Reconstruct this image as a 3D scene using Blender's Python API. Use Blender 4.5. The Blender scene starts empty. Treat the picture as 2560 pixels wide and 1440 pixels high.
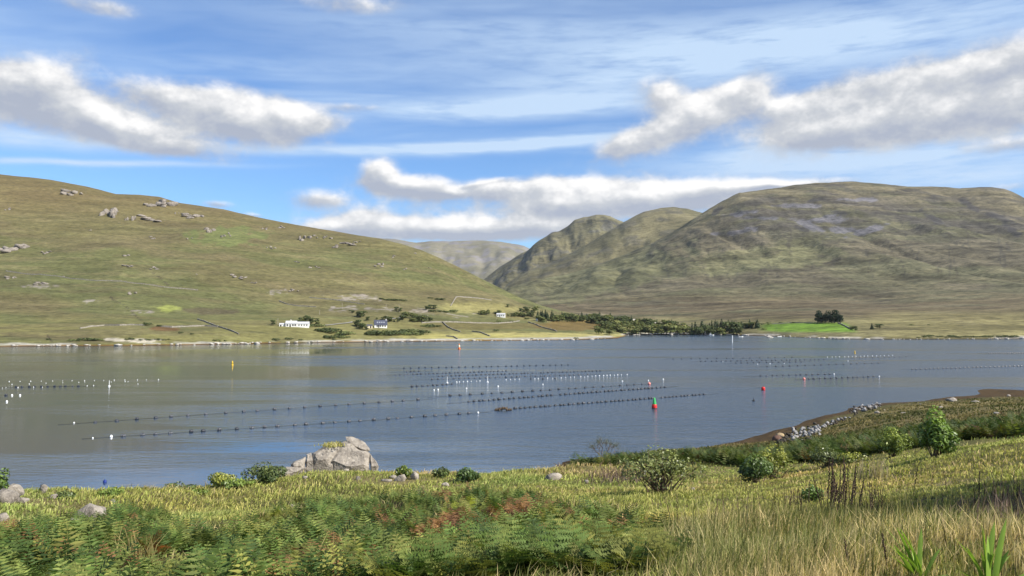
import bpy, math, random
import numpy as np
from mathutils import Vector, Matrix, Euler

# ------------------------------------------------------------------ camera, sky, sun, exposure
SC = bpy.context.scene
COL = SC.collection
F = 1930.0                     # focal length in photo pixels (2560 wide)
EYE = 20.0                     # metres above the water
PITCH = math.atan(68.0 / F)
cam = bpy.data.objects.new('camera', bpy.data.cameras.new('camera'))
COL.objects.link(cam)
cam.location = (0, 0, EYE)
cam.rotation_euler = (math.pi / 2 + PITCH, 0, 0)
cam.data.sensor_width = 36.0
cam.data.lens = 36.0 * F / 2560.0
cam.data.clip_start = 0.1
cam.data.clip_end = 60000
SC.camera = cam

SUN_AZ = math.radians(116)     # measured from +Y (view direction) towards +X
SUN_EL = math.radians(40)
SUN_DIR = Vector((math.sin(SUN_AZ) * math.cos(SUN_EL), math.cos(SUN_AZ) * math.cos(SUN_EL), math.sin(SUN_EL)))
sl = bpy.data.lights.new('sun', 'SUN')
sl.energy = 5.0
sl.angle = math.radians(0.55)
sl.color = (1.0, 0.945, 0.86)
sun = bpy.data.objects.new('sun', sl)
COL.objects.link(sun)
sun.rotation_euler = SUN_DIR.to_track_quat('Z', 'Y').to_euler()
sun.location = (60, -60, 80)

SC.view_settings.view_transform = 'Standard'
SC.view_settings.look = 'None'
SC.view_settings.gamma = 1.0
SC.view_settings.use_curve_mapping = False
SC.view_settings.exposure = 0.8
SC.render.engine = 'CYCLES'
SC.cycles.max_bounces = 5
SC.cycles.diffuse_bounces = 2
SC.cycles.glossy_bounces = 3
SC.cycles.transmission_bounces = 3
SC.cycles.volume_bounces = 0
SC.cycles.use_denoising = True

def ray(px, py):
    xc = (px - 1280.0) / F
    yc = (720.0 - py) / F
    return (xc, math.cos(PITCH) - yc * math.sin(PITCH), math.sin(PITCH) + yc * math.cos(PITCH))

def azel(px, py):
    x, y, z = ray(px, py)
    return math.atan2(x, y), z / math.hypot(x, y)

def at(px, py, r):             # world point at horizontal distance r along the line to (px, py)
    a, t = azel(px, py)
    return Vector((r * math.sin(a), r * math.cos(a), EYE + r * t))

def on_water(px, py):
    a, t = azel(px, py)
    r = -EYE / t
    return Vector((r * math.sin(a), r * math.cos(a), 0.0))

# ---- node helper
class NT:
    def __init__(self, tree):
        self.t = tree
        tree.nodes.clear()
    def n(self, typ, ins=None, **props):
        nd = self.t.nodes.new(typ)
        for k, v in props.items():
            setattr(nd, k, v)
        for k, v in (ins or {}).items():
            self.put(nd.inputs[k], v)
        return nd
    def put(self, sock, v):
        if hasattr(v, 'is_output') or isinstance(v, bpy.types.NodeSocket):
            self.t.links.new(v, sock)
        else:
            sock.default_value = v
    def math(self, op, a, b=None, c=None, clamp=False):
        nd = self.t.nodes.new('ShaderNodeMath')
        nd.operation = op
        nd.use_clamp = clamp
        for i, v in enumerate((a, b, c)):
            if v is not None:
                self.put(nd.inputs[i], v)
        return nd.outputs[0]
    def vmath(self, op, a, b=None, out=0):
        nd = self.t.nodes.new('ShaderNodeVectorMath')
        nd.operation = op
        self.put(nd.inputs[0], a)
        if b is not None:
            self.put(nd.inputs[1], b)
        return nd.outputs[out]
    def mapr(self, v, a, b, c=0.0, d=1.0, smooth=True):
        nd = self.t.nodes.new('ShaderNodeMapRange')
        nd.interpolation_type = 'SMOOTHSTEP' if smooth else 'LINEAR'
        for i, x in enumerate((v, a, b, c, d)):
            self.put(nd.inputs[i], x)
        return nd.outputs[0]
    def mix(self, fac, a, b, blend='MIX'):
        nd = self.t.nodes.new('ShaderNodeMix')
        nd.data_type = 'RGBA'
        nd.blend_type = blend
        self.put(nd.inputs[0], fac)
        for s, v in ((nd.inputs[6], a), (nd.inputs[7], b)):
            if isinstance(v, tuple) and len(v) == 3:
                v = v + (1.0,)
            self.put(s, v)
        return nd.outputs[2]
    def noise(self, vec, scale, detail=4.0, rough=0.55, dist=0.0, out=0):
        nd = self.t.nodes.new('ShaderNodeTexNoise')
        self.put(nd.inputs['Vector'], vec)
        nd.inputs['Scale'].default_value = scale
        nd.inputs['Detail'].default_value = detail
        nd.inputs['Roughness'].default_value = rough
        nd.inputs['Distortion'].default_value = dist
        return nd.outputs[out]
    def scale(self, vec, s):
        return self.vmath('MULTIPLY', vec, s)
    def chain(self, P, acc):
        nd = self.t.nodes.new('ShaderNodeVectorMath')
        nd.operation = 'MULTIPLY_ADD'
        self.put(nd.inputs[0], acc)
        nd.inputs[1].default_value = (1e-7, 1e-7, 0)
        self.put(nd.inputs[2], P)
        return nd.outputs[0]
    def link(self, a, b):
        self.t.links.new(a, b)

# ---- sky: Nishita blue with cirrus streaks and cumulus, all as a function of direction
W = bpy.data.worlds.new('World')
SC.world = W
W.use_nodes = True

CUMULUS = [  # px, py, rx, ry, tilt (deg, counter-clockwise), weight
    (30, 205, 75, 50, 0, 1.15), (90, 230, 90, 42, 0, 1.0), (205, 150, 50, 26, 20, 0.40), (75, 290, 100, 28, 0, 0.62),
    (275, 295, 62, 30, -12, 1.15), (360, 335, 110, 30, -8, 1.1), (470, 245, 175, 32, 0, 0.72), (560, 285, 130, 34, -6, 1.0),
    (650, 312, 110, 32, 0, 0.85), (765, 295, 90, 26, 0, 0.72), (450, 376, 95, 20, 0, 0.65), (920, 268, 70, 9, 0, 0.45),
    (950, 425, 28, 26, 0, 1.3), (975, 455, 70, 24, -4, 1.2), (1060, 470, 60, 18, -4, 0.9), (1120, 485, 35, 10, 0, 0.5),
    (810, 497, 55, 19, 0, 0.95), (545, 512, 34, 8, 0, 0.6), (633, 532, 16, 5, 0, 0.5),
    (800, 572, 95, 16, 0, 0.75), (935, 545, 50, 24, 0, 1.0), (1020, 568, 110, 22, 0, 0.95), (1170, 575, 110, 20, 0, 0.95), (1280, 585, 80, 16, 0, 0.8),
    (1240, 478, 60, 20, 0, 0.9), (1370, 470, 75, 24, 0, 1.05), (1490, 480, 85, 28, 0, 1.05), (1440, 520, 120, 20, 0, 0.85),
    (1620, 492, 90, 26, 0, 1.0), (1740, 492, 90, 22, 0, 1.0), (1860, 470, 90, 15, 0, 1.0), (1950, 462, 60, 9, 0, 0.8), (1390, 565, 90, 18, 0, 0.7),
    (1545, 376, 70, 26, 18, 0.95), (1650, 335, 80, 32, 20, 1.0), (1670, 240, 62, 34, 0, 1.0), (1760, 300, 90, 32, 22, 1.0),
    (1870, 235, 44, 34, 35, 1.15), (1790, 245, 60, 24, 15, 0.8),
    (1990, 260, 85, 34, 15, 0.85), (2090, 325, 120, 30, 0, 1.1), (2160, 235, 130, 40, 15, 0.95), (2330, 215, 150, 42, 12, 1.0),
    (2480, 180, 110, 44, 15, 1.1), (2300, 300, 190, 34, 5, 1.0), (2500, 280, 120, 46, 0, 1.0), (2520, 362, 70, 15, 0, 0.5),
    (1080, 562, 300, 30, 0, 0.5), (1480, 505, 330, 42, 0, 0.5), (1780, 500, 200, 26, 0, 0.4), (480, 300, 260, 55, 0, 0.35), (2250, 280, 330, 70, 6, 0.4),
    (220, 12, 120, 20, 0, 0.5), (880, 8, 110, 20, 0, 0.5), (1220, 455, 60, 7, 10, 0.35),
    (2120, 452, 60, 9, 0, 0.35), (2480, 470, 80, 12, 0, 0.35)]
CIRRUS = [   # streaks of high cloud: px, py, rx, ry, tilt, weight
    (1180, 275, 260, 24, 1, 0.95), (1420, 255, 240, 28, 0, 0.75), (1000, 372, 420, 12, 3, 1.0), (1330, 358, 260, 15, 2, 1.0), (170, 408, 330, 7, 4, 0.9), (60, 345, 150, 22, 0, 0.9),
    (330, 350, 110, 24, 0, 0.6), (2150, 395, 420, 40, 0, 1.1), (1960, 350, 120, 50, 15, 0.75), (2300, 90, 560, 90, 0, 0.65),
    (1350, 115, 600, 60, 0, 0.5), (600, 165, 460, 22, 4, 0.35), (1750, 150, 420, 60, 4, 0.55), (2450, 440, 300, 28, 0, 0.75), (1100, 60, 700, 26, 0, .25), (1350, 205, 300, 14, 0, .3)]

def build_world():
    t = NT(W.node_tree)
    D = t.n('ShaderNodeTexCoord').outputs['Generated']
    sep = t.n('ShaderNodeSeparateXYZ', {0: D})
    hyp = t.math('SQRT', t.math('ADD', t.math('MULTIPLY', sep.outputs[0], sep.outputs[0]), t.math('MULTIPLY', sep.outputs[1], sep.outputs[1])))
    az = t.math('ARCTAN2', sep.outputs[0], sep.outputs[1])
    te = t.math('DIVIDE', sep.outputs[2], t.math('MAXIMUM', hyp, 0.02))
    P = t.n('ShaderNodeCombineXYZ', {0: az, 1: te, 2: 0.0}).outputs[0]
    sky = t.n('ShaderNodeTexSky', sky_type='NISHITA')
    sky.sun_disc = False
    sky.sun_elevation = SUN_EL
    sky.sun_rotation = SUN_AZ
    sky.altitude = 0
    sky.air_density = SKY_AIR
    sky.dust_density = SKY_DUST
    sky.ozone_density = SKY_OZONE
    blue = t.mix(1.0, sky.outputs[0], SKY_TINT, 'MULTIPLY')
    # thin cirrus everywhere, on a flat high layer
    cz = t.math('MAXIMUM', sep.outputs[2], 0.05)
    cv = t.n('ShaderNodeCombineXYZ', {0: t.math('DIVIDE', sep.outputs[0], cz), 1: t.math('DIVIDE', sep.outputs[1], cz), 2: 0.0}).outputs[0]
    c1 = t.noise(t.scale(cv, (0.30, 0.95, 1)), 1.1, 4.0, 0.6, 0.5)
    c2 = t.noise(t.scale(cv, (0.8, 2.4, 1)), 2.2, 3.0, 0.6, 0.6)
    cir0 = t.math('MULTIPLY', t.mapr(c1, 0.32, 0.74), t.mapr(c2, 0.15, 0.85, 0.5, 1.0))
    cir0 = t.math('MULTIPLY', t.math('MULTIPLY', cir0, t.mapr(te, 0.16, 0.28)), 0.85)
    base0 = t.mix(cir0, blue, CIRRUS_COL)
    # the field of cumulus that goes on round the rest of the sky
    side = t.math('MAXIMUM', t.mapr(t.math('ABSOLUTE', az), 0.66, 0.85), t.mapr(te, 0.52, 0.75))
    side = t.math('MULTIPLY', side, t.mapr(te, 0.03, 0.09))
    lown = t.noise(t.scale(D, (1, 1, 2.2)), 4.2, 2.0)
    field = t.math('MULTIPLY', t.mapr(lown, 0.50, 0.70), side)
    n1 = t.math('SUBTRACT', t.noise(t.scale(D, (1, 1, 1.5)), 19.0, 6.0, 0.60), 0.5)

    def shade(base, dA, diff):
        cover = t.math('MULTIPLY', t.mapr(dA, 0.06, 1.0), t.mapr(te, -0.01, 0.02))
        lit = t.mapr(diff, -0.72, 0.85, smooth=False)
        cc = t.n('ShaderNodeValToRGB', {0: lit})
        cr = cc.color_ramp
        cr.elements[0].position = 0.12
        cr.elements[0].color = CLOUD_DARK + (1,)
        cr.elements[1].position = 0.86
        cr.elements[1].color = CLOUD_LIT + (1,)
        e = cr.elements.new(0.46); e.color = CLOUD_MID + (1,)
        col = t.mix(cover, base, cc.outputs[0])
        return t.n('ShaderNodeBackground', {'Color': col, 'Strength': SKY_STRENGTH}).outputs[0]

    # rest of the sky: field clouds only
    dO = t.math('MULTIPLY_ADD', t.math('MULTIPLY', n1, t.mapr(field, 0.02, 0.3)), 1.7, field)
    outer = shade(base0, dO, t.math('MULTIPLY', n1, 1.5))

    # the clouds in view, in four sectors of azimuth so that each ray only meets those near it
    wv = t.noise(t.scale(D, (1, 1, 1.5)), 8.0, 2.0, 0.5, out=1)
    wv = t.vmath('SUBTRACT', wv, (0.5, 0.5, 0.5))
    Pw = t.vmath('ADD', P, t.vmath('MULTIPLY', wv, (0.040, 0.022, 0.0)))
    Pc = t.vmath('ADD', P, t.vmath('MULTIPLY', wv, (0.05, 0.012, 0.0)))
    cn = t.mapr(t.noise(t.scale(D, (1, 1, 7)), 14.0, 4.0, 0.6), 0.2, 0.62, 0.5, 1.1)
    nB = t.math('SUBTRACT', t.noise(t.scale(t.vmath('ADD', D, (0.010, 0.0, 0.020)), (1, 1, 1.5)), 19.0, 4.0, 0.60), 0.5)
    def blobs(Pv, lst, lo, hi, off, k):
        acc = None; acc2 = None
        for px, py, rx, ry, tilt, w in lst:
            a, e = azel(px, py)
            sx = k * rx / F * math.cos(a); sy = k * ry / F * math.cos(a)
            if a + 3.0 * sx < lo or a - 3.0 * sx > hi:
                continue
            Q = Pv if acc is None else t.chain(Pv, acc)
            rot = math.radians(tilt)
            m = t.n('ShaderNodeMapping', {'Vector': Q, 'Location': (a, e, 0), 'Rotation': (0, 0, rot), 'Scale': (sx, sy, 1.0)}, vector_type='TEXTURE')
            q = t.vmath('DOT_PRODUCT', m.outputs[0], m.outputs[0], out=1)
            g = t.math('POWER', 0.36788, q)
            acc = t.math('MULTIPLY', g, w) if acc is None else t.math('MULTIPLY_ADD', g, w, acc)
            if off is not None:      # slope of the density towards the sun side
                ox = (off[0] * math.cos(rot) + off[1] * math.sin(rot)) / sx; oy = (-off[0] * math.sin(rot) + off[1] * math.cos(rot)) / sy
                dd = t.vmath('DOT_PRODUCT', m.outputs[0], (2 * ox * w, 2 * oy * w, 0), out=1)
                acc2 = t.math('MULTIPLY', dd, g) if acc2 is None else t.math('MULTIPLY_ADD', dd, g, acc2)
        return acc if acc is not None else 0.0, acc2 if acc2 is not None else 0.0
    def sector(lo, hi):
        st, _ = blobs(Pc, CIRRUS, lo, hi, None, 1.15)
        cir = t.math('MINIMUM', t.math('MAXIMUM', cir0, t.math('MULTIPLY', st, cn)), 0.95)
        base = t.mix(cir, blue, CIRRUS_COL)
        acc, slope = blobs(Pw, CUMULUS, lo, hi, (0.007, 0.016), 1.27)
        acc = t.math('MINIMUM', t.math('ADD', acc, field), 1.3)
        gate = t.mapr(acc, 0.02, 0.32)
        dA = t.math('MULTIPLY_ADD', t.math('MULTIPLY', n1, gate), 1.75, acc)
        diff = t.math('MULTIPLY_ADD', t.math('SUBTRACT', n1, nB), 1.9, t.math('MULTIPLY', slope, 0.45))
        diff = t.math('MULTIPLY_ADD', t.math('SUBTRACT', lown, 0.5), 0.8, diff)
        return shade(base, dA, diff)
    def pick(f, a, b):
        return t.n('ShaderNodeMixShader', {0: f, 1: a, 2: b}).outputs[0]
    S = [sector(-0.9, -0.30), sector(-0.30, 0.0), sector(0.0, 0.30), sector(0.30, 0.9)]
    L = pick(t.math('GREATER_THAN', az, -0.30), S[0], S[1])
    R = pick(t.math('GREATER_THAN', az, 0.30), S[2], S[3])
    M = pick(t.math('GREATER_THAN', az, 0.0), L, R)
    inside = t.math('MULTIPLY', t.math('LESS_THAN', t.math('ABSOLUTE', az), 0.9), t.math('MULTIPLY', t.math('GREATER_THAN', te, 0.0), t.math('LESS_THAN', te, 0.75)))
    out = t.n('ShaderNodeOutputWorld')
    t.link(pick(inside, outer, M), out.inputs[0])

SKY_STRENGTH = 0.076
SKY_AIR, SKY_DUST, SKY_OZONE = 1.0, 0.0, 4.0
SKY_TINT = (0.73, 0.95, 1.20)
CIRRUS_COL = (4.5, 5.8, 7.5)
CLOUD_DARK = (3.3, 3.65, 4.45)
CLOUD_MID = (4.6, 4.8, 5.15)
CLOUD_LIT = (7.9, 7.8, 7.7)
HAZE = 2.0e-5
build_world()

# ------------------------------------------------------------------ helpers
rng = np.random.default_rng(7)
random.seed(7)

def vnoise(x, y, seed=0):
    x = np.asarray(x, float); y = np.asarray(y, float)
    xi = np.floor(x).astype(np.int64); yi = np.floor(y).astype(np.int64)
    fx = x - xi; fy = y - yi
    fx = fx * fx * fx * (fx * (fx * 6 - 15) + 10); fy = fy * fy * fy * (fy * (fy * 6 - 15) + 10)
    def h(a, b):
        n = (a * 374761393 + b * 668265263 + seed * 1442695041) & 0xFFFFFFFF
        n = ((n ^ (n >> 13)) * 1274126177) & 0xFFFFFFFF
        n = n ^ (n >> 16)
        return (n & 0xFFFF) / 65535.0
    a = h(xi, yi); b = h(xi + 1, yi); c = h(xi, yi + 1); d = h(xi + 1, yi + 1)
    return (a + (b - a) * fx) * (1 - fy) + (c + (d - c) * fx) * fy

def fbm(x, y, octaves=5, seed=0, gain=0.5, lac=2.03):
    x = np.asarray(x, float); y = np.asarray(y, float)
    s = 0.0; a = 1.0; tot = 0.0
    for i in range(octaves):
        s = s + a * vnoise(x + 17.3 * i, y - 9.1 * i, seed + i)
        tot += a; a *= gain
        x, y = (x * 0.8 - y * 0.6) * lac, (x * 0.6 + y * 0.8) * lac
    return s / tot

def sstep(a, b, x):
    t = np.clip((np.asarray(x, float) - a) / (b - a), 0, 1)
    return t * t * (3 - 2 * t)

def pchip(R, Z, q):
    """monotone cubic through knots R,Z (K) at q"""
    h = np.diff(R); d = np.diff(Z) / h
    m = np.zeros_like(Z)
    for k in range(1, len(Z) - 1):
        if d[k - 1] * d[k] > 0:
            w1 = 2 * h[k] + h[k - 1]; w2 = h[k] + 2 * h[k - 1]
            m[k] = (w1 + w2) / (w1 / d[k - 1] + w2 / d[k])
    m[0] = d[0]; m[-1] = d[-1]
    i = np.clip(np.searchsorted(R, q) - 1, 0, len(R) - 2)
    t = (q - R[i]) / h[i]
    return ((2 * t**3 - 3 * t**2 + 1) * Z[i] + (t**3 - 2 * t**2 + t) * h[i] * m[i]
            + (-2 * t**3 + 3 * t**2) * Z[i + 1] + (t**3 - t**2) * h[i] * m[i + 1])

def mesh_from(name, verts, faces, mats, col=None, smooth=True, fmat=None):
    """verts Nx3 array, faces MxK array (K 3 or 4) or list"""
    me = bpy.data.meshes.new(name)
    verts = np.asarray(verts, np.float32)
    if isinstance(faces, np.ndarray):
        k = faces.shape[1]; m = faces.shape[0]
        me.vertices.add(len(verts)); me.vertices.foreach_set('co', verts.ravel())
        me.loops.add(m * k); me.loops.foreach_set('vertex_index', faces.astype(np.int32).ravel())
        me.polygons.add(m)
        me.polygons.foreach_set('loop_start', np.arange(0, m * k, k, dtype=np.int32))
        me.update(calc_edges=True)
    else:
        me.from_pydata([tuple(map(float, v)) for v in verts], [], faces)
        me.update()
    if smooth:
        me.polygons.foreach_set('use_smooth', np.ones(len(me.polygons), bool))
    if fmat is not None:
        me.polygons.foreach_set('material_index', np.asarray(fmat, np.int32))
    for m_ in (mats if isinstance(mats, (list, tuple)) else [mats]):
        me.materials.append(m_)
    if col is not None:
        ca = me.color_attributes.new('Col', 'FLOAT_COLOR', 'POINT')
        c4 = np.ones((len(verts), 4), np.float32); c4[:, :3] = col
        ca.data.foreach_set('color', c4.ravel())
    me.validate()
    return me

def link(name, me, parent=None, loc=(0, 0, 0), rot=(0, 0, 0), scale=None, **props):
    o = bpy.data.objects.new(name, me)
    COL.objects.link(o)
    o.location = loc; o.rotation_euler = rot
    if scale is not None:
        o.scale = (scale,) * 3 if isinstance(scale, (int, float)) else scale
    if parent is not None:
        o.parent = parent
    for k, v in props.items():
        o[k] = v
    return o

def thing(name, label, category, loc=(0, 0, 0), rz=0.0, scale=None, group=None, me=None):
    o = link(name, me, loc=loc, rot=(0, 0, rz), scale=scale, label=label, category=category)
    if group:
        o['group'] = group
    return o

class MB:
    """collects simple shapes into one mesh"""
    def __init__(s):
        s.v = []; s.f = []; s.c = []
    def add(s, vs, fs, c=(1, 1, 1)):
        b = len(s.v); s.v += [tuple(v) for v in vs]; s.f += [tuple(b + i for i in f) for f in fs]; s.c += [c] * len(vs)
    def box(s, cx, cy, z0, sx, sy, sz, c=(1, 1, 1), rz=0.0):
        q = []
        ca, sa = math.cos(rz), math.sin(rz)
        for z in (z0, z0 + sz):
            for dx, dy in ((-1, -1), (1, -1), (1, 1), (-1, 1)):
                x, y = dx * sx / 2, dy * sy / 2
                q.append((cx + x * ca - y * sa, cy + x * sa + y * ca, z))
        s.add(q, [(3, 2, 1, 0), (4, 5, 6, 7), (0, 1, 5, 4), (1, 2, 6, 5), (2, 3, 7, 6), (3, 0, 4, 7)], c)
    def lathe(s, prof, n=16, c=(1, 1, 1), axis='z', off=(0, 0, 0)):
        vs = []; fs = []
        for r, z in prof:
            for i in range(n):
                a = 2 * math.pi * i / n
                p = (r * math.cos(a), r * math.sin(a), z)
                if axis == 'x': p = (p[2], p[0], p[1])
                vs.append((p[0] + off[0], p[1] + off[1], p[2] + off[2]))
        for k in range(len(prof) - 1):
            for i in range(n):
                j = (i + 1) % n
                fs.append((k * n + i, k * n + j, (k + 1) * n + j, (k + 1) * n + i))
        fs.append(tuple(range(n - 1, -1, -1)))
        fs.append(tuple((len(prof) - 1) * n + i for i in range(n)))
        s.add(vs, fs, c)
    def tube(s, pts, rad, n=6, c=(1, 1, 1)):
        pts = [Vector(p) for p in pts]
        rads = rad if isinstance(rad, (list, tuple)) else [rad] * len(pts)
        vs = []; fs = []
        for i, p in enumerate(pts):
            d = (pts[min(i + 1, len(pts) - 1)] - pts[max(i - 1, 0)])
            d = d.normalized() if d.length > 1e-9 else Vector((0, 0, 1))
            u = d.orthogonal().normalized() if abs(d.z) > 0.9 else d.cross(Vector((0, 0, 1))).normalized()
            w = d.cross(u)
            for k in range(n):
                a = 2 * math.pi * k / n
                vs.append(p + (u * math.cos(a) + w * math.sin(a)) * rads[i])
        for i in range(len(pts) - 1):
            for k in range(n):
                j = (k + 1) % n
                fs.append((i * n + k, i * n + j, (i + 1) * n + j, (i + 1) * n + k))
        fs.append(tuple(range(n - 1, -1, -1))); fs.append(tuple((len(pts) - 1) * n + k for k in range(n)))
        s.add(vs, fs, c)
    def mesh(s, name, mat, smooth=False):
        return mesh_from(name, np.array(s.v), s.f, mat, col=np.array(s.c), smooth=smooth)

# ------------------------------------------------------------------ materials
MATS = {}
def new_mat(name):
    m = bpy.data.materials.new(name); m.use_nodes = True
    MATS[name] = m
    return m, NT(m.node_tree)

def finish(t, shader, disp=None):
    o = t.n('ShaderNodeOutputMaterial'); t.link(shader, o.inputs[0])

def surf_mat(name, color=None, rough=0.8, var=0.25, scale=3.0, bump=0.0, bscale=20.0, spec=0.3, tint2=None, metal=0.0):
    """colour from attribute Col (color None) or fixed, broken up by noise"""
    m, t = new_mat(name)
    tc = t.n('ShaderNodeTexCoord').outputs['Object']
    if color is None:
        c = t.n('ShaderNodeAttribute', attribute_name='Col').outputs['Color']
    else:
        c = t.n('ShaderNodeRGB').outputs[0]; c.default_value = tuple(color) + (1,)
    nz = t.noise(tc, scale, 5.0, 0.6)
    v = t.mapr(nz, 0.25, 0.75, 1.0 - var, 1.0 + var, smooth=False)
    c = t.mix(1.0, c, t.n('ShaderNodeCombineXYZ', {0: v, 1: v, 2: v}).outputs[0], 'MULTIPLY')
    if tint2 is not None:
        c = t.mix(t.mapr(t.noise(tc, scale * 2.7, 5.0, 0.65), 0.5, 0.68, 0.0, 0.7), c, tuple(tint2) + (1,))
    b = t.n('ShaderNodeBsdfPrincipled', {'Base Color': c, 'Roughness': rough, 'Specular IOR Level': spec, 'Metallic': metal})
    if bump:
        bn = t.n('ShaderNodeBump', {'Height': t.noise(tc, bscale, 6.0, 0.65), 'Strength': bump, 'Distance': 0.6 / bscale})
        t.link(bn.outputs[0], b.inputs['Normal'])
    finish(t, b.outputs[0])
    return m

def leaf_mat(name, rough=0.55, trans=0.35, spec=0.25, var=0.2, scale=1.3):
    m, t = new_mat(name)
    geo = t.n('ShaderNodeNewGeometry').outputs['Position']
    c = t.n('ShaderNodeAttribute', attribute_name='Col').outputs['Color']
    nz = t.noise(geo, scale, 3.0, 0.6)
    v = t.mapr(nz, 0.25, 0.75, 1.0 - var, 1.0 + var, smooth=False)
    c = t.mix(1.0, c, t.n('ShaderNodeCombineXYZ', {0: v, 1: v, 2: v}).outputs[0], 'MULTIPLY')
    b = t.n('ShaderNodeBsdfPrincipled', {'Base Color': c, 'Roughness': rough, 'Specular IOR Level': spec})
    tr = t.n('ShaderNodeBsdfTranslucent', {'Color': t.mix(1.0, c, (1.05, 1.1, 0.6, 1.0), 'MULTIPLY')})
    mx = t.n('ShaderNodeMixShader', {0: trans, 1: b.outputs[0], 2: tr.outputs[0]})
    finish(t, mx.outputs[0])
    return m

def hill_mat(name, sx, rock, fine=0.35, grain=0.35, bump=1.0, grow=0.03):
    """far hillside: attribute colour, contour streaks, tussock grain and relief"""
    m, t = new_mat(name)
    pos = t.n('ShaderNodeNewGeometry').outputs['Position']
    c = t.n('ShaderNodeAttribute', attribute_name='Col').outputs['Color']
    st = t.noise(t.scale(pos, (0.32, 1.0, 2.2)), sx, 7.0, 0.68, 0.3)
    v = t.mapr(st, 0.3, 0.7, 1.0 - fine, 1.0 + fine, smooth=False)
    gr = t.noise(t.scale(pos, (0.6, 1.0, 1.6)), sx * 7.0, 5.0, 0.75)
    v2 = t.mapr(gr, 0.3, 0.7, 1.0 - grain, 1.0 + grain, smooth=False)
    vv = t.math('MULTIPLY', v, v2)
    c = t.mix(1.0, c, t.n('ShaderNodeCombineXYZ', {0: vv, 1: vv, 2: vv}).outputs[0], 'MULTIPLY')
    # pale stones lying about
    sp = t.noise(t.scale(pos, (1.0, 1.0, 1.6)), sx * 16.0, 2.0, 0.5)
    pt = t.noise(pos, sx * 0.9, 3.0, 0.6)
    msk = t.math('MULTIPLY', t.mapr(sp, 0.70, 0.76), t.mapr(pt, 0.52, 0.66))
    c = t.mix(t.math('MULTIPLY', msk, 0.7), c, tuple(rock) + (1,))
    b = t.n('ShaderNodeBsdfPrincipled', {'Base Color': c, 'Roughness': 0.95, 'Specular IOR Level': 0.1})
    h = t.math('MULTIPLY_ADD', gr, 0.35, st)
    bn = t.n('ShaderNodeBump', {'Height': h, 'Strength': bump, 'Distance': 1.0 / (sx * 22.0)})
    t.link(bn.outputs[0], b.inputs['Normal'])
    finish(t, b.outputs[0])
    return m

# ------------------------------------------------------------------ landforms
def polyline(pts):
    """control line (px, py, r) -> interpolators of r and tan(elevation) over azimuth"""
    a = []; te = []; r = []
    for p in pts:
        A, T = azel(p[0], p[1]); a.append(A); te.append(T); r.append(p[2] / math.cos(A) if len(p) > 2 else -EYE / T)     # depths are given along the view axis
    a = np.array(a); te = np.array(te); r = np.array(r)
    return lambda q: (np.interp(q, a, r), np.interp(q, a, te))

class Land:
    """height field over azimuth and range built from control lines"""
    def __init__(s, lines, amps, wl, seed, fade=None, tail=((160, -18), (700, -140)), shore=True, gully=0.0):
        s.L = [polyline(l) for l in lines]; s.amps = amps; s.wl = wl; s.seed = seed; s.fade = fade; s.tail = tail
        s.shore = shore; s.gully = gully
    def knots(s, a):
        R = []; Z = []
        for f in s.L:
            r, te = f(a); R.append(float(r)); Z.append(float(EYE + r * te))
        if s.shore:
            R = [R[0] - 70] + R; Z = [-7.0] + Z
            Z[1] = 0.0
        for dr, dz in s.tail:
            R.append(R[-1] + dr); Z.append(Z[-1] + dz)
        for i in range(1, len(R)):
            R[i] = max(R[i], R[i - 1] + 5)
        if s.fade is not None:
            a0, a1 = s.fade
            k = float(1 - sstep(a0, a1, a))
            Z = [z * k - 5 * (1 - k) for z in Z]
        return np.array(R), np.array(Z)
    def height(s, a, q):
        R, Z = s.knots(a)
        z = pchip(R, Z, q)
        amp = np.interp(q, R, s.amps)
        x = q * math.sin(a); y = q * math.cos(a)
        n = fbm(x / s.wl, y / s.wl, 6, s.seed, 0.52) - 0.5
        if s.gully:
            gr = np.abs(fbm(x / (s.wl * .8) + 5, y / (s.wl * 2.5), 5, s.seed + 40, 0.5) - 0.5) * 2
            n = n + s.gully * (gr - 0.25)
        return z + 2 * amp * n
    def project(s, px, py, rmax=None):
        """first point of the surface on the line to (px, py)"""
        a, t = azel(px, py)
        R, Z = s.knots(a)
        q = np.linspace(R[0], R[-1], 260)
        for _ in range(2):
            z = s.height(a, q)
            d = z - (EYE + q * t)
            i = np.argmax(d > 0)
            if not d[i] > 0:
                i = int(np.argmax(d))
            if _ == 0: q = np.linspace(q[max(i - 1, 0)], q[min(i + (0 if d[i] > 0 else 1), len(q) - 1)], 24)
        r = q[i]
        return Vector((r * math.sin(a), r * math.cos(a), float(z[i])))
    def z_at(s, x, y):
        return float(s.height(math.atan2(x, y), np.array([math.hypot(x, y)]))[0])
    def grid(s, az, rows):
        V = []; UV = []
        for a in az:
            R, Z = s.knots(a)
            q = np.concatenate([np.linspace(R[k], R[k + 1], rows[k], endpoint=False) for k in range(len(R) - 1)] + [R[-1:]])
            z = s.height(a, q)
            V.append(np.stack([q * math.sin(a), q * math.cos(a), z], 1))
        V = np.array(V)                      # cols x rows x 3
        nc, nr = V.shape[:2]
        idx = np.arange(nc * nr).reshape(nc, nr)
        Fq = np.stack([idx[:-1, :-1], idx[1:, :-1], idx[1:, 1:], idx[:-1, 1:]], -1).reshape(-1, 4)
        return V.reshape(-1, 3), Fq

def px_of(V):
    """photo pixel of world points (used only to say where on the hill a patch of heath or scree lies)"""
    x, y, z = V[:, 0], V[:, 1], V[:, 2] - EYE
    d = y * math.cos(PITCH) + z * math.sin(PITCH)
    u = -y * math.sin(PITCH) + z * math.cos(PITCH)
    d = np.maximum(d, 1.0)
    return 1280 + F * x / d, 720 - F * u / d

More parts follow.
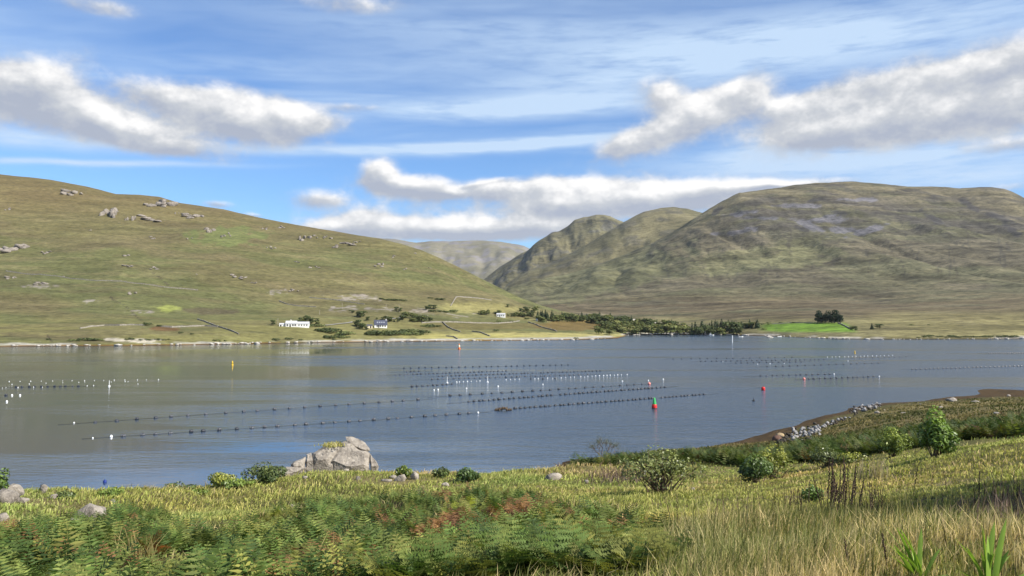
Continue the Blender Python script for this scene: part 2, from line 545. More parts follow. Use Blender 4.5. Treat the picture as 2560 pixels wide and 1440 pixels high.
def lerp(a, b, t):
    t = np.asarray(t)[..., None]
    return np.asarray(a) * (1 - t) + np.asarray(b) * t

def azs(p0, p1, step):
    return np.array([azel(p, 788)[0] for p in np.arange(p0, p1 + step, step)])

def patch(px, py, x, y, rx, ry, seed=3, rough=0.8, tilt=0.0):
    """soft irregular patch 0..1"""
    c, s_ = math.cos(math.radians(tilt)), math.sin(math.radians(tilt))
    dx, dy = px - x, py - y
    u = (dx * c - dy * s_) / rx; v = (dx * s_ + dy * c) / ry
    d = np.sqrt(u * u + v * v) + rough * (fbm(px / 22.0, py / 9.0, 4, seed) - 0.5) * 2
    return sstep(1.15, 0.75, d)

# left slope across the water
HL = Land([
    [(-1500, 880), (-400, 870), (0, 867), (300, 865), (560, 861.5), (700, 858.5), (900, 856), (1130, 853.5), (1300, 852), (1450, 850), (1530, 847), (1600, 843)],
    [(-1500, 845, 470), (-400, 840, 505), (0, 838, 520), (300, 836, 535), (560, 832, 565), (735, 818, 610), (950, 822, 640), (1100, 830, 650), (1300, 835, 660), (1450, 838, 675), (1600, 838, 740)],
    [(-1500, 790, 560), (-400, 790, 600), (0, 790, 620), (300, 785, 640), (560, 785, 680), (735, 780, 720), (950, 775, 740), (1100, 785, 760), (1300, 800, 800), (1450, 812, 830), (1600, 828, 860)],
    [(-1500, 640, 760), (-400, 640, 800), (0, 650, 830), (300, 650, 830), (560, 670, 840), (735, 690, 850), (950, 700, 860), (1100, 720, 870), (1300, 768, 890), (1450, 795, 900), (1600, 818, 930)],
    [(-1500, 500, 950), (-400, 500, 990), (0, 520, 1010), (300, 545, 1000), (560, 580, 990), (735, 615, 975), (950, 640, 960), (1100, 680, 950), (1300, 755, 950), (1450, 790, 960), (1600, 812, 980)],
    [(-1500, 380, 1150), (-400, 415, 1200), (0, 439, 1250), (130, 456, 1230), (220, 472, 1220), (290, 490, 1210), (350, 492, 1205), (400, 496, 1200), (450, 510, 1195), (560, 525, 1180), (640, 544, 1160), (735, 562, 1140), (850, 583, 1110), (900, 591, 1095), (950, 599, 1080), (1000, 611, 1060), (1050, 626, 1040), (1100, 646, 1020), (1150, 669, 1005), (1200, 695, 998), (1250, 719, 994), (1300, 743, 990), (1350, 762, 992), (1400, 776, 996), (1450, 786, 1000), (1600, 806, 1010)],
], [0.3, 0.0, 1.2, 3.2, 6.5, 6.0, 1.3, 4, 8], 120.0, 11, fade=(azel(1535, 846)[0], azel(1610, 846)[0]))
# land and mountain beyond the head of the inlet
HR = Land([
    [(1000, 841), (1540, 838.5), (1750, 837.5), (1840, 838), (1900, 840), (2000, 844), (2100, 848), (2200, 849.5), (2300, 849), (2430, 848.5), (2560, 847.5), (3400, 850)],
    [(1000, 815, 950), (1540, 818, 900), (1750, 815, 880), (1900, 808, 850), (2100, 803, 820), (2300, 796, 830), (2560, 785, 840), (3400, 785, 800)],
    [(1000, 775, 1250), (1540, 775, 1200), (1750, 765, 1230), (1900, 760, 1240), (2100, 755, 1240), (2300, 745, 1240), (2560, 735, 1240), (3400, 740, 1200)],
    [(1000, 745, 1900), (1265, 735, 1900), (1400, 722, 1850), (1540, 702, 1780), (1750, 682, 1730), (2100, 660, 1680), (2560, 650, 1680), (3400, 660, 1600)],
    [(1000, 742, 2080), (1265, 726, 2080), (1400, 706, 2130), (1540, 666, 2130), (1650, 625, 2130), (1750, 592, 2120), (1900, 570, 2120), (2100, 560, 2120), (2560, 575, 2120), (3400, 600, 2050)],
    [(1000, 742, 2150), (1215, 738, 2150), (1265, 720, 2200), (1330, 704, 2250), (1400, 690, 2300), (1480, 668, 2350), (1560, 638, 2400), (1640, 603, 2450), (1700, 570, 2500), (1760, 533, 2560), (1800, 510, 2600), (1850, 485, 2680), (1940, 474, 2740), (2050, 463, 2800), (2130, 461, 2830), (2200, 464, 2840), (2260, 470, 2840), (2350, 476, 2830), (2400, 480, 2820), (2440, 477, 2815), (2480, 476, 2810), (2510, 478, 2805), (2530, 486, 2800), (2560, 500, 2800), (2700, 540, 2760), (3400, 580, 2650)],
], [0.3, 0.0, 1.5, 3.0, 11.0, 15.0, 2.5, 8, 20], 210.0, 23, tail=((250, -22), (900, -200)), gully=1.3)
# rounded hill behind it
HB = Land([
    [(1150, 742, 2700), (1900, 742, 2700)],
    [(1150, 735, 2950), (1300, 715, 2950), (1450, 680, 2950), (1600, 640, 2950), (1760, 610, 2950), (1900, 600, 2950)],
    [(1150, 742, 3200), (1240, 735, 3220), (1290, 693, 3240), (1320, 676, 3250), (1380, 653, 3270), (1450, 622, 3300), (1500, 592, 3330), (1560, 556, 3360), (1610, 530, 3400), (1650, 521, 3420), (1685, 519, 3430), (1720, 524, 3430), (1760, 536, 3430), (1820, 556, 3420), (1900, 600, 3400)],
], [0, 15, 2, 10, 20], 220.0, 31, tail=((250, -25), (700, -160)), shore=False, gully=1.3)
# cliffed hill
HA = Land([
    [(1080, 742, 3500), (1700, 742, 3500)],
    [(1080, 735, 3800), (1230, 712, 3800), (1330, 655, 3800), (1420, 625, 3800), (1560, 620, 3850), (1700, 650, 3850)],
    [(1080, 742, 4000), (1150, 738, 4020), (1195, 712, 4050), (1215, 694, 4080), (1250, 666, 4120), (1290, 641, 4150), (1325, 622, 4180), (1352, 600, 4200), (1380, 581, 4220), (1400, 576, 4220), (1420, 567, 4230), (1436, 553, 4240), (1460, 545, 4250), (1490, 540, 4250), (1525, 543, 4250), (1560, 555, 4250), (1620, 580, 4250), (1700, 640, 4250)],
], [0, 34, 3, 12, 20], 230.0, 47, tail=((300, -30), (800, -200)), shore=False, gully=1.5)
# pale far mountain
HF = Land([
    [(500, 745, 5200), (1700, 745, 5200)],
    [(500, 670, 5900), (940, 668, 5900), (1180, 665, 5900), (1325, 675, 5900), (1700, 700, 5900)],
    [(500, 560, 6600), (800, 580, 6600), (940, 594, 6600), (985, 598, 6600), (1040, 608, 6600), (1100, 605, 6620), (1180, 602, 6640), (1215, 603, 6640), (1260, 608, 6640), (1310, 616, 6640), (1340, 630, 6640), (1700, 690, 6600)],
], [0, 60, 4, 10, 20], 480.0, 59, tail=((400, -30), (900, -200)), shore=False, gully=0.9)

# --- colours of the slopes (plain reflectances)
GRASS = (0.118, 0.106, 0.046); GREEN = (0.098, 0.101, 0.040); TAN = (0.150, 0.126, 0.062); HEATH = (0.102, 0.082, 0.044)
STONE = (0.34, 0.32, 0.29); SCREE = (0.108, 0.104, 0.112); WEED = (0.16, 0.085, 0.02); DARKHEATH = (0.075, 0.062, 0.034)

def paint_left(V):
    px, py = px_of(V); x, y, z = V.T
    n1 = fbm(x / 150, y / 60, 5, 3); n2 = fbm(x / 40 + 9, y / 14, 4, 5); n3 = fbm(x / 18, y / 6, 4, 8)
    c = lerp(GRASS, GREEN, sstep(0.42, 0.60, n1))
    c = lerp(c, TAN, 0.45 * sstep(0.50, 0.70, n2))
    st = fbm(x / 55 + y / 200, (z + 0.02 * x) / 2.6, 4, 44)
    c = c * (1 + 0.55 * (st - 0.5))[:, None]
    c = lerp(c, HEATH, 0.45 * sstep(0.53, 0.70, fbm(x / 110 + 4, y / 35 - 8, 5, 15)))
    # brown crest
    te = (z - EYE) / np.hypot(x, y)
    c = lerp(c, (0.132, 0.098, 0.044), 0.7 * sstep(0.45, 1.0, (z / 230.0) + 0.5 * (n1 - 0.5) + 0.1))
    low = sstep(27, 8, z)
    c = lerp(c, (0.165, 0.155, 0.055), 0.75 * low * sstep(0.35, 0.6, n2))
    c = lerp(c, GREEN, 0.5 * sstep(60, 20, z) * sstep(0.55, 0.7, n1))
    # fields by the spit
    c = lerp(c, (0.30, 0.265, 0.10), 0.85 * patch(px, py, 1330, 838, 250, 7, 4, 0.4))
    c = lerp(c, (0.30, 0.27, 0.09), 0.7 * patch(px, py, 1150, 842, 160, 7, 5, 0.4))
    c = lerp(c, (0.125, 0.105, 0.040), 0.85 * patch(px, py, 1200, 815, 190, 9, 6, 0.3))
    c = lerp(c, (0.13, 0.088, 0.030), 0.85 * patch(px, py, 1430, 815, 90, 13, 7, 0.3))
    c = lerp(c, (0.24, 0.215, 0.08), 0.6 * patch(px, py, 1200, 770, 100, 14, 8, 0.4))
    c = lerp(c, (0.20, 0.22, 0.055), 0.7 * patch(px, py, 420, 770, 40, 9, 9, 0.6))
    c = lerp(c, (0.105, 0.135, 0.042), 0.6 * patch(px, py, 560, 590, 90, 22, 12, 0.8))
    c = lerp(c, (0.12, 0.062, 0.028), 0.8 * patch(px, py, 410, 822, 45, 6, 13, 0.4))
    c = lerp(c, (0.08, 0.066, 0.038), 0.8 * patch(px, py, 530, 778, 70, 8, 14, 0.7))
    for ln in (((262, 735), (276, 740), (283, 750), (300, 757), (312, 764), (322, 772), (345, 795), (362, 808)), ((360, 670), (395, 690), (420, 712)), ((118, 838), (130, 855))):
        gx = np.array([p[0] for p in ln]); gy = np.array([p[1] for p in ln])
        dx = np.abs(px - np.interp(py, gy, gx)); c = lerp(c, (0.05, 0.04, 0.028), 0.8 * sstep(4.0, 1.5, dx) * (py > gy[0]) * (py < gy[-1]) * sstep(.35, .5, n3))
    # bare rock ledges above the houses
    for (a, b, ra, rb) in ((860, 772, 40, 7), (950, 773, 45, 5), (1050, 779, 22, 9), (1135, 787, 60, 6), (900, 745, 50, 9), (700, 730, 30, 6), (345, 780, 40, 4), (240, 755, 40, 4), (90, 715, 50, 5)):
        c = lerp(c, (0.235, 0.205, 0.175), 0.75 * patch(px, py, a, b, ra, rb, int(a), 0.9) * sstep(0.42, 0.58, fbm(x / 7, y / 3.5, 4, 55)))
    # shore: weed line, then bleached stones
    c = lerp(c, (0.34, 0.32, 0.27), 0.9 * sstep(1.9, 1.3, z + 1.3 * (n3 - 0.5)) * sstep(0.36, 0.48, fbm(x / 25, y / 25, 3, 77)))
    c = lerp(c, WEED, 0.9 * sstep(0.75, 0.5, z + 0.5 * (n3 - 0.5)))
    c = lerp(c, (0.03, 0.024, 0.016), sstep(0.32, 0.2, z))
    for (a, b, ra, rb) in ((355, 852, 60, 4), (290, 850, 25, 4)):
        c = lerp(c, (0.40, 0.36, 0.28), 0.9 * patch(px, py, a, b, ra, rb, int(a), 0.9))
    return c

def paint_right(V):
    px, py = px_of(V); x, y, z = V.T
    n1 = fbm(x / 260, y / 200, 5, 3); n2 = fbm(x / 90 + 9, y / 60, 5, 5); n3 = fbm(x / 45, y / 30, 5, 8)
    c = lerp((0.094, 0.082, 0.052), (0.086, 0.082, 0.046), sstep(0.42, 0.58, n1))
    c = lerp(c, (0.118, 0.104, 0.060), 0.5 * sstep(0.50, 0.68, n2))
    st = fbm(x / 90, (z + 0.05 * x) / 7.0, 5, 45, 0.6)
    c = c * (1 + 0.9 * (st - 0.5))[:, None]
    az_ = np.arctan2(x, y); gl = np.abs(fbm(az_ * 46 + z / 300, z / 260, 4, 46) - 0.5)
    c = lerp(c, (0.055, 0.050, 0.036), 0.75 * sstep(0.020, 0.006, gl) * sstep(70, 120, z))
    # brown heath on the flat, darker stony upper face
    flat = sstep(70, 40, z) * sstep(11, 17, z)
    c = lerp(c, (0.102, 0.080, 0.046), 0.8 * flat * sstep(0.3, 0.55, fbm(x / 120, y / 50, 4, 33)))
    c = lerp(c, (0.13, 0.112, 0.06), 0.4 * flat * sstep(0.52, 0.7, n3))
    c = lerp(c, (0.118, 0.116, 0.058), 0.75 * patch(px, py, 1480, 690, 260, 55, 21, 0.5, tilt=12))
    c = lerp(c, (0.138, 0.134, 0.066), 0.65 * patch(px, py, 2010, 640, 90, 26, 22, 0.9, tilt=10))
    c = lerp(c, (0.138, 0.134, 0.066), 0.55 * patch(px, py, 1850, 650, 110, 30, 24, 0.9, tilt=10))
    up = sstep(625, 560, py)
    c = lerp(c, (0.062, 0.055, 0.045), 0.85 * up * sstep(0.34, 0.58, fbm(x / 120, y / 60 + z / 50, 5, 61)) * sstep(1780, 1900, px))
    c = lerp(c, (0.14, 0.12, 0.068), 0.7 * sstep(60, 10, py - np.interp(px, [1700, 1760, 1850, 1940, 2050, 2130, 2260, 2400, 2560], [590, 533, 485, 474, 463, 461, 470, 480, 500])) * sstep(0.35, 0.6, n2))
    for (a, b, ra, rb, tl) in ((2080, 548, 38, 9, 0), (2030, 568, 45, 8, -25), (2110, 575, 60, 6, 0), (2165, 577, 50, 6, 15), (1860, 578, 35, 6, 8), (1855, 533, 45, 5, 8), (1900, 545, 35, 4, 0), (2000, 515, 50, 5, 0), (2150, 500, 40, 4, 0), (1800, 585, 20, 3, 0)):
        c = lerp(c, SCREE, 0.85 * patch(px, py, a, b, ra * 1.1, rb * 1.25, int(a), 0.9, tilt=tl))
    for (a, b, ra, rb, tl) in ((2100, 533, 25, 6, -10), (2040, 500, 28, 6, 10), (2010, 573, 20, 5, -15), (2330, 545, 40, 7, -30), (2420, 510, 30, 8, -35), (2530, 575, 30, 10, -40), (2500, 545, 40, 7, -20), (1790, 530, 20, 6, 40)):
        c = lerp(c, (0.045, 0.042, 0.04), 0.8 * patch(px, py, a, b, ra, rb, int(b), 0.9, tilt=tl))
    # grassy shelf near the water, with one mown bright field
    low = sstep(22, 12, z)
    c = lerp(c, (0.145, 0.130, 0.058), 0.85 * low * sstep(0.25, 0.5, n3))
    c = lerp(c, (0.16, 0.14, 0.06), 0.7 * sstep(30, 18, z) * sstep(2120, 2250, px))
    fld = sstep(6, 0, np.abs(py - 818.5) - 8.5 + 4 * sstep(40, -30, px - 1925)) * sstep(1885, 1925, px + 6 * (n3 - .5)) * sstep(2135, 2110, px - (py - 815) * 1.3)
    c = lerp(c, (0.105, 0.185, 0.022), 0.95 * fld)
    c = lerp(c, (0.30, 0.28, 0.24), 0.9 * sstep(2.0, 1.3, z + 1.3 * (n3 - 0.5)) * sstep(0.38, 0.5, fbm(x / 25, y / 25, 3, 77)))
    c = lerp(c, (0.10, 0.06, 0.025), 0.9 * sstep(0.8, 0.5, z + 0.4 * (n3 - 0.5)))
    c = lerp(c, (0.03, 0.024, 0.016), sstep(0.35, 0.2, z))
    return c

def paint_hills(seed, a, b, rock, k):
    def f(V):
        x, y, z = V.T
        n1 = fbm(x / 300, y / 200, 5, seed); n2 = fbm(x / 70, y / 60 + z / 60, 5, seed + 5)
        c = lerp(a, b, sstep(0.40, 0.60, n1))
        return lerp(c, rock, k * sstep(0.52, 0.68, n2))
    return f

def build_land(name, land, az, rows, paint, mat, **kw):
    V, Fq = land.grid(az, rows)
    me = mesh_from(name, V, Fq, mat, col=paint(V))
    return link(name, me, kind='structure', **kw)

az_left = np.concatenate([azs(-6000, -1550, 150), azs(-1500, -60, 24), azs(-40, 1640, 4.0)])
build_land('hill_slope', HL, az_left, [4, 14, 26, 52, 40, 44, 5, 6], paint_left, hill_mat('hill_grass', 0.035, (0.40, 0.37, 0.32), fine=0.26, grain=0.45, bump=1.5))
az_right = np.concatenate([azs(1000, 2600, 4.0), azs(2630, 3400, 30), azs(3500, 6000, 120)])
build_land('mountain', HR, az_right, [4, 16, 26, 50, 60, 60, 5, 6], paint_right, hill_mat('mountain_grass', 0.018, (0.36, 0.34, 0.31), fine=0.6, grain=0.65, bump=2.2))
build_land('rounded_hill', HB, azs(1150, 1900, 4.0), [24, 60, 5, 5], paint_hills(3, (0.11, 0.10, 0.052), (0.145, 0.128, 0.068), (0.08, 0.075, 0.06), 0.6), hill_mat('hill_turf', 0.012, (0.3, 0.3, 0.3), fine=0.4, grain=0.45, bump=2.0))  # rock tone darkened to stand in for shadow on the slope
build_land('cliff_hill', HA, azs(1080, 1700, 3.0), [30, 80, 5, 5], paint_hills(13, (0.10, 0.092, 0.05), (0.125, 0.112, 0.06), (0.07, 0.068, 0.06), 0.7), hill_mat('cliff_turf', 0.010, (0.3, 0.3, 0.3), fine=0.5, grain=0.5, bump=2.5))  # dark rock patches also stand in for shadow on the cliffs
build_land('far_mountain', HF, azs(500, 1700, 5.0), [24, 50, 4, 4], paint_hills(23, (0.14, 0.13, 0.088), (0.17, 0.155, 0.11), (0.16, 0.15, 0.155), 0.8), hill_mat('far_turf', 0.007, (0.3, 0.3, 0.3), fine=0.2, grain=0.2))

# ------------------------------------------------------------------ near shore: thin-plate height field
TP = []
def tp(px, py, r, z=None):
    p = at(px, py, r)
    TP.append((p.x, p.y, p.z if z is None else z))
for p in ((0, 1440, 17), (640, 1440, 17), (1280, 1440, 15), (1900, 1440, 12), (2300, 1440, 9.5), (2560, 1440, 8.5),
          (0, 1340, 25), (640, 1340, 25), (1280, 1340, 22), (1900, 1340, 18), (2300, 1340, 15.5), (2560, 1340, 14),
          (0, 1262, 36), (400, 1265, 36), (800, 1258, 35), (1280, 1255, 33), (1700, 1255, 30), (2100, 1255, 26), (2560, 1240, 23),
          (0, 1222, 46), (130, 1244, 50), (250, 1246, 50), (400, 1232, 50), (620, 1210, 51), (760, 1190, 52), (860, 1180, 52), (1050, 1190, 52), (1200, 1188, 53),
          (1300, 1184, 55), (1430, 1180, 57), (1600, 1196, 50), (1750, 1212, 44), (1900, 1206, 41), (2100, 1180, 40), (2300, 1152, 40), (2450, 1122, 40), (2560, 1100, 40),
          (1500, 1168, 68), (1700, 1160, 66), (1900, 1150, 64), (2100, 1128, 62), (2300, 1108, 60), (2560, 1075, 60),
          (1850, 1122, 95), (2000, 1108, 95), (2150, 1088, 95), (2300, 1066, 90), (2560, 1040, 92), (2150, 1058, 125), (2300, 1030, 130), (2560, 1010, 130), (2430, 1018, 135)):
    tp(*p)
SHORE = [(1400, 1154), (1560, 1140), (1700, 1125), (1800, 1109), (1870, 1092), (1930, 1076), (2000, 1054), (2060, 1038), (2120, 1020), (2200, 1008), (2330, 999), (2450, 989), (2560, 978), (2800, 957)]
for px, py in SHORE:
    p = on_water(px, py)
    TP.append((p.x, p.y, 0.03))
    d = Vector((p.x, p.y)).normalized()
    q = Vector((p.x, p.y)) + d * 30 + Vector((-18, 0))
    TP.append((q.x, q.y, -1.6))
for px, py, z in ((1850, 1114, .35), (1930, 1100, .5), (1990, 1086, .6), (2060, 1058, .6), (2130, 1033, .6), (2220, 1014, .7)):
    a, t_ = azel(px, py); r = (z - EYE) / t_
    TP.append((r * math.sin(a), r * math.cos(a), z))
for px in (-300, 0, 250, 500, 750, 1000, 1250):
    a, _ = azel(px, 788)
    for r, z in ((66, 2.0), (74, -0.4), (95, -3.0), (130, -5)):
        TP.append((r * math.sin(a), r * math.cos(a), z))
for px, py in ((600, 1100), (900, 1080), (1175, 1030), (1400, 1090), (1600, 1060), (1300, 1000), (1700, 1010), (1880, 990), (2180, 965), (1000, 1110), (300, 1120), (2450, 950)):
    p = on_water(px, py); TP.append((p.x, p.y, -5.0))
for px, py in ((1830, 1085), (1890, 1066), (1940, 1052), (1990, 1036), (2040, 1022), (2090, 1009), (2140, 1000), (2250, 995)):
    p = on_water(px, py); TP.append((p.x, p.y, -0.9))
for x, y, z in ((0, 0, 18.2), (-8, 1, 17.6), (8, 1, 18.0), (0, -14, 18.6), (-30, 0, 17.5), (30, -6, 18.6), (40, 20, 16.0), (90, 60, 10.0), (150, 100, 6.0), (-40, 30, 12.5), (-60, 10, 14), (-70, 45, 2.0), (60, 0, 17.0), (-30, -14, 18.5), (30, -20, 19)):
    TP.append((x, y, z))
TP = np.array(TP)
def tps_fit(P):
    X = P[:, :2] / 50.0; n = len(X)
    d2 = ((X[:, None] - X[None]) ** 2).sum(-1)
    K = 0.5 * d2 * np.log(d2 + 1e-12) + np.eye(n) * 0.004
    A = np.zeros((n + 3, n + 3)); A[:n, :n] = K; A[:n, n] = 1; A[:n, n + 1:] = X; A[n, :n] = 1; A[n + 1:, :n] = X.T
    return np.linalg.solve(A, np.concatenate([P[:, 2], np.zeros(3)]))
def near_z(x, y, bumps=True):
    x = np.asarray(x, float); y = np.asarray(y, float); sh = x.shape
    X = np.stack([x.ravel(), y.ravel()], 1) / 50.0
    z = np.zeros(len(X))
    S = TP[:, :2] / 50.0
    for i in range(0, len(X), 20000):
        q = X[i:i + 20000]
        d2 = ((q[:, None] - S[None]) ** 2).sum(-1)
        z[i:i + 20000] = (0.5 * d2 * np.log(d2 + 1e-12)) @ TW[:len(S)] + TW[len(S)] + q @ TW[len(S) + 1:]
    if bumps:
        b = 0.55 * (fbm(x / 5.0, y / 5.0, 4, 71) - 0.5) + 0.16 * (fbm(x / 1.1, y / 1.1, 3, 72) - 0.5)
        z = z + (b.ravel() * sstep(-0.4, 1.2, z))
    z = np.maximum(z, -6)
    return z.reshape(sh)
EDGE = [(-60, 1222), (0, 1226), (60, 1230), (110, 1240), (150, 1246), (250, 1244), (330, 1236), (400, 1230), (500, 1222), (620, 1210), (700, 1201), (760, 1194), (860, 1184), (950, 1184), (1050, 1189), (1150, 1189), (1200, 1186), (1300, 1179), (1430, 1173)]
for _it in range(6):                     # settle the crest of the bank where the photo has it
    TW = tps_fit(TP)
    for i_ in range(len(TP)):
        x_, y_, z_ = TP[i_]
        r_ = math.hypot(x_, y_)
        if not (33 < r_ < 59 and y_ > 0): continue
        a_ = math.atan2(x_, y_); q_ = np.linspace(30, 66, 60)
        if a_ > azel(1440, 1170)[0] or a_ < azel(-20, 1240)[0]: continue
        zz_ = near_z(q_ * math.sin(a_), q_ * math.cos(a_), False)
        te_ = ((zz_ - EYE) / q_).max()
        px_ = 1280 + F * math.tan(a_)
        tgt_ = azel(px_, float(np.interp(px_, [e[0] for e in EDGE], [e[1] for e in EDGE])))[1]
        TP[i_, 2] -= 0.6 * (te_ - tgt_) * r_
TW = tps_fit(TP)
def near_hit(px, py):
    a, t = azel(px, py)
    q = np.geomspace(4, 260, 260)
    for _ in range(2):
        z = near_z(q * math.sin(a), q * math.cos(a))
        d = z - (EYE + q * t)
        i = np.argmax(d > 0)
        if not d[i] > 0:
            i = int(np.argmax(d))
        if _ == 0: q = np.linspace(q[max(i - 1, 0)], q[min(i + (0 if d[i] > 0 else 1), len(q) - 1)], 24)
    return Vector((q[i] * math.sin(a), q[i] * math.cos(a), float(z[i])))

BR_LINE = [(-200, 1315), (0, 1312), (120, 1302), (300, 1268), (450, 1300), (600, 1290), (700, 1255), (820, 1238), (1000, 1232), (1120, 1214), (1200, 1200), (1330, 1232), (1450, 1250), (1560, 1268), (1640, 1300), (1700, 1352), (1760, 1440), (1780, 1600)]
def bracken_mask(x, y, z):
    """1 where bracken covers the ground"""
    V = np.stack([x, y, z], 1)
    px, py = px_of(V)
    py = np.where(y < 1, 2000, py)
    bx = np.array([p[0] for p in BR_LINE]); by = np.array([p[1] for p in BR_LINE])
    n = fbm(x / 6, y / 6, 4, 91) - .5
    line = np.interp(px, bx, by) + 14
    m = sstep(-6, 22, py - line + n * 60) * sstep(1760, 1600, px + n * 200 - np.clip(py - 1300, 0, 200) * 0.4)
    r = np.hypot(x, y)
    return np.where(r < 58, m, 0)

def paint_near(V):
    px, py = px_of(V); x, y, z = V.T
    n1 = fbm(x / 9, y / 9, 4, 5); n2 = fbm(x / 2.5, y / 2.5, 4, 6); n3 = fbm(x / 30, y / 16, 4, 9)
    c = lerp((0.15, 0.135, 0.045), (0.21, 0.175, 0.075), sstep(0.4, 0.6, n1))
    c = lerp(c, (0.07, 0.075, 0.025), 0.6 * sstep(0.5, 0.65, n2))
    r = np.hypot(x, y)
    fieldm = sstep(66, 80, r)
    f = lerp((0.125, 0.105, 0.045), (0.185, 0.15, 0.065), sstep(0.42, 0.62, n3))
    f = lerp(f, (0.085, 0.08, 0.030), 0.8 * sstep(0.50, 0.65, fbm(x / 22 + 3, y / 7, 4, 10)))
    c = lerp(c, f, fieldm)
    c = lerp(c, (0.24, 0.20, 0.085), 0.8 * patch(px, py, 2250, 1095, 300, 6, 5, 0.5, tilt=8))
    c = lerp(c, (0.055, 0.040, 0.022), 0.85 * bracken_mask(x, y, z))
    # tide line
    c = lerp(c, (0.075, 0.07, 0.025), 0.8 * sstep(1.6, 1.0, z + 0.8 * (n2 - 0.5)))
    c = lerp(c, (0.072, 0.046, 0.022), 0.95 * sstep(0.72, 0.5, z + 0.4 * (n1 - 0.5)))
    c = lerp(c, (0.05, 0.034, 0.016), 0.7 * sstep(0.62, 0.5, z) * sstep(.5, .6, n2))
    c = lerp(c, (0.06, 0.034, 0.014), sstep(0.1, -0.3, z))
    return c

def build_near():
    az = np.concatenate([np.radians(np.arange(-180, -60, 6.0)), np.radians(np.arange(-60, -42, 1.5)), azs(-60, 2640, 6.0), np.radians(np.arange(39, 62, 1.5)), np.radians(np.arange(64, 181, 6.0))])
    rr = np.concatenate([[0.5, 2, 4], np.geomspace(6, 260, 190)])
    A, R = np.meshgrid(az, rr, indexing='ij')
    X = R * np.sin(A); Y = R * np.cos(A); Z = near_z(X, Y)
    V = np.stack([X, Y, Z], -1).reshape(-1, 3)
    nc, nr = X.shape
    idx = np.arange(nc * nr).reshape(nc, nr)
    Fq = np.stack([idx[:-1, :-1], idx[1:, :-1], idx[1:, 1:], idx[:-1, 1:]], -1).reshape(-1, 4)
    m, t = new_mat('near_turf')
    pos = t.n('ShaderNodeNewGeometry').outputs['Position']
    c = t.n('ShaderNodeAttribute', attribute_name='Col').outputs['Color']
    a = t.noise(pos, 0.9, 7.0, 0.7); b = t.noise(t.scale(pos, (1, 1, 0.6)), 6.0, 5.0, 0.7)
    v = t.math('MULTIPLY', t.mapr(a, 0.3, 0.7, 0.65, 1.35, False), t.mapr(b, 0.3, 0.7, 0.6, 1.4, False))
    c = t.mix(1.0, c, t.n('ShaderNodeCombineXYZ', {0: v, 1: v, 2: v}).outputs[0], 'MULTIPLY')
    bs = t.n('ShaderNodeBsdfPrincipled', {'Base Color': c, 'Roughness': 0.95, 'Specular IOR Level': 0.1})
    bn = t.n('ShaderNodeBump', {'Height': t.math('ADD', a, t.math('MULTIPLY', b, 0.4)), 'Strength': 1.0, 'Distance': 0.5})
    t.link(bn.outputs[0], bs.inputs['Normal'])
    finish(t, bs.outputs[0])
    link('ground', mesh_from('ground', V, Fq, m, col=paint_near(V)), kind='structure')
build_near()

# ------------------------------------------------------------------ water
def build_water():
    m, t = new_mat('lough_water')
    pos = t.n('ShaderNodeNewGeometry').outputs['Position']
    # wind: long smooth lanes and ruffled patches
    lane = t.noise(t.scale(pos, (0.0030, 0.020, 0.0)), 1.0, 5.0, 0.62, 0.6)
    patchn = t.noise(t.scale(pos, (0.0035, 0.0055, 0.0)), 1.0, 3.0, 0.5, 0.3)
    ruf = t.mapr(t.math('MULTIPLY_ADD', t.math('SUBTRACT', patchn, 0.5), 0.8, lane), 0.40, 0.62)
    sp = t.n('ShaderNodeSeparateXYZ', {0: pos})
    lee = t.math('MULTIPLY_ADD', sp.outputs[1], 0.22, sp.outputs[0])            # sheltered under the steep slope
    lee = t.math('MULTIPLY_ADD', t.math('SUBTRACT', patchn, 0.5), 160.0, lee)
    ruf = t.math('MULTIPLY', t.math('MAXIMUM', ruf, t.mapr(lee, -25.0, 70.0, 0.0, 0.8)), t.mapr(lee, -60.0, 40.0, 0.28, 1.0))
    slick = t.noise(t.scale(pos, (0.0022, 0.034, 0.0)), 1.0, 3.0, 0.5, 0.9)
    ruf = t.math('MULTIPLY', ruf, t.mapr(slick, 0.54, 0.64, 1.0, 0.35))
    w1 = t.noise(t.scale(pos, (0.5, 1.25, 0)), 1.0, 4.0, 0.6, 0.2)
    w2 = t.noise(t.scale(pos, (0.12, 0.42, 0)), 1.0, 3.0, 0.55, 0.4)
    h = t.math('MULTIPLY_ADD', w2, 1.6, w1)
    amp = t.mapr(ruf, 0.0, 1.0, WATER_CALM, WATER_RUF, False)
    bn = t.n('ShaderNodeBump', {'Height': h, 'Strength': amp, 'Distance': 0.35})
    rg = t.mapr(ruf, 0.0, 1.0, 0.05, 0.20, False)
    b = t.n('ShaderNodeBsdfPrincipled', {'Base Color': WATER_COL + (1,), 'Roughness': rg, 'IOR': 2.0, 'Specular IOR Level': 0.5})
    t.link(bn.outputs[0], b.inputs['Normal'])
    finish(t, b.outputs[0])
    s = 9000
    me = mesh_from('water', np.array([(-s, -s, 0), (s, -s, 0), (s, s, 0), (-s, s, 0)]), np.array([[0, 1, 2, 3]]), m, smooth=False)
    link('water', me, kind='structure')
WATER_CALM, WATER_RUF = 0.03, 0.85
WATER_COL = (0.024, 0.046, 0.076)
build_water()

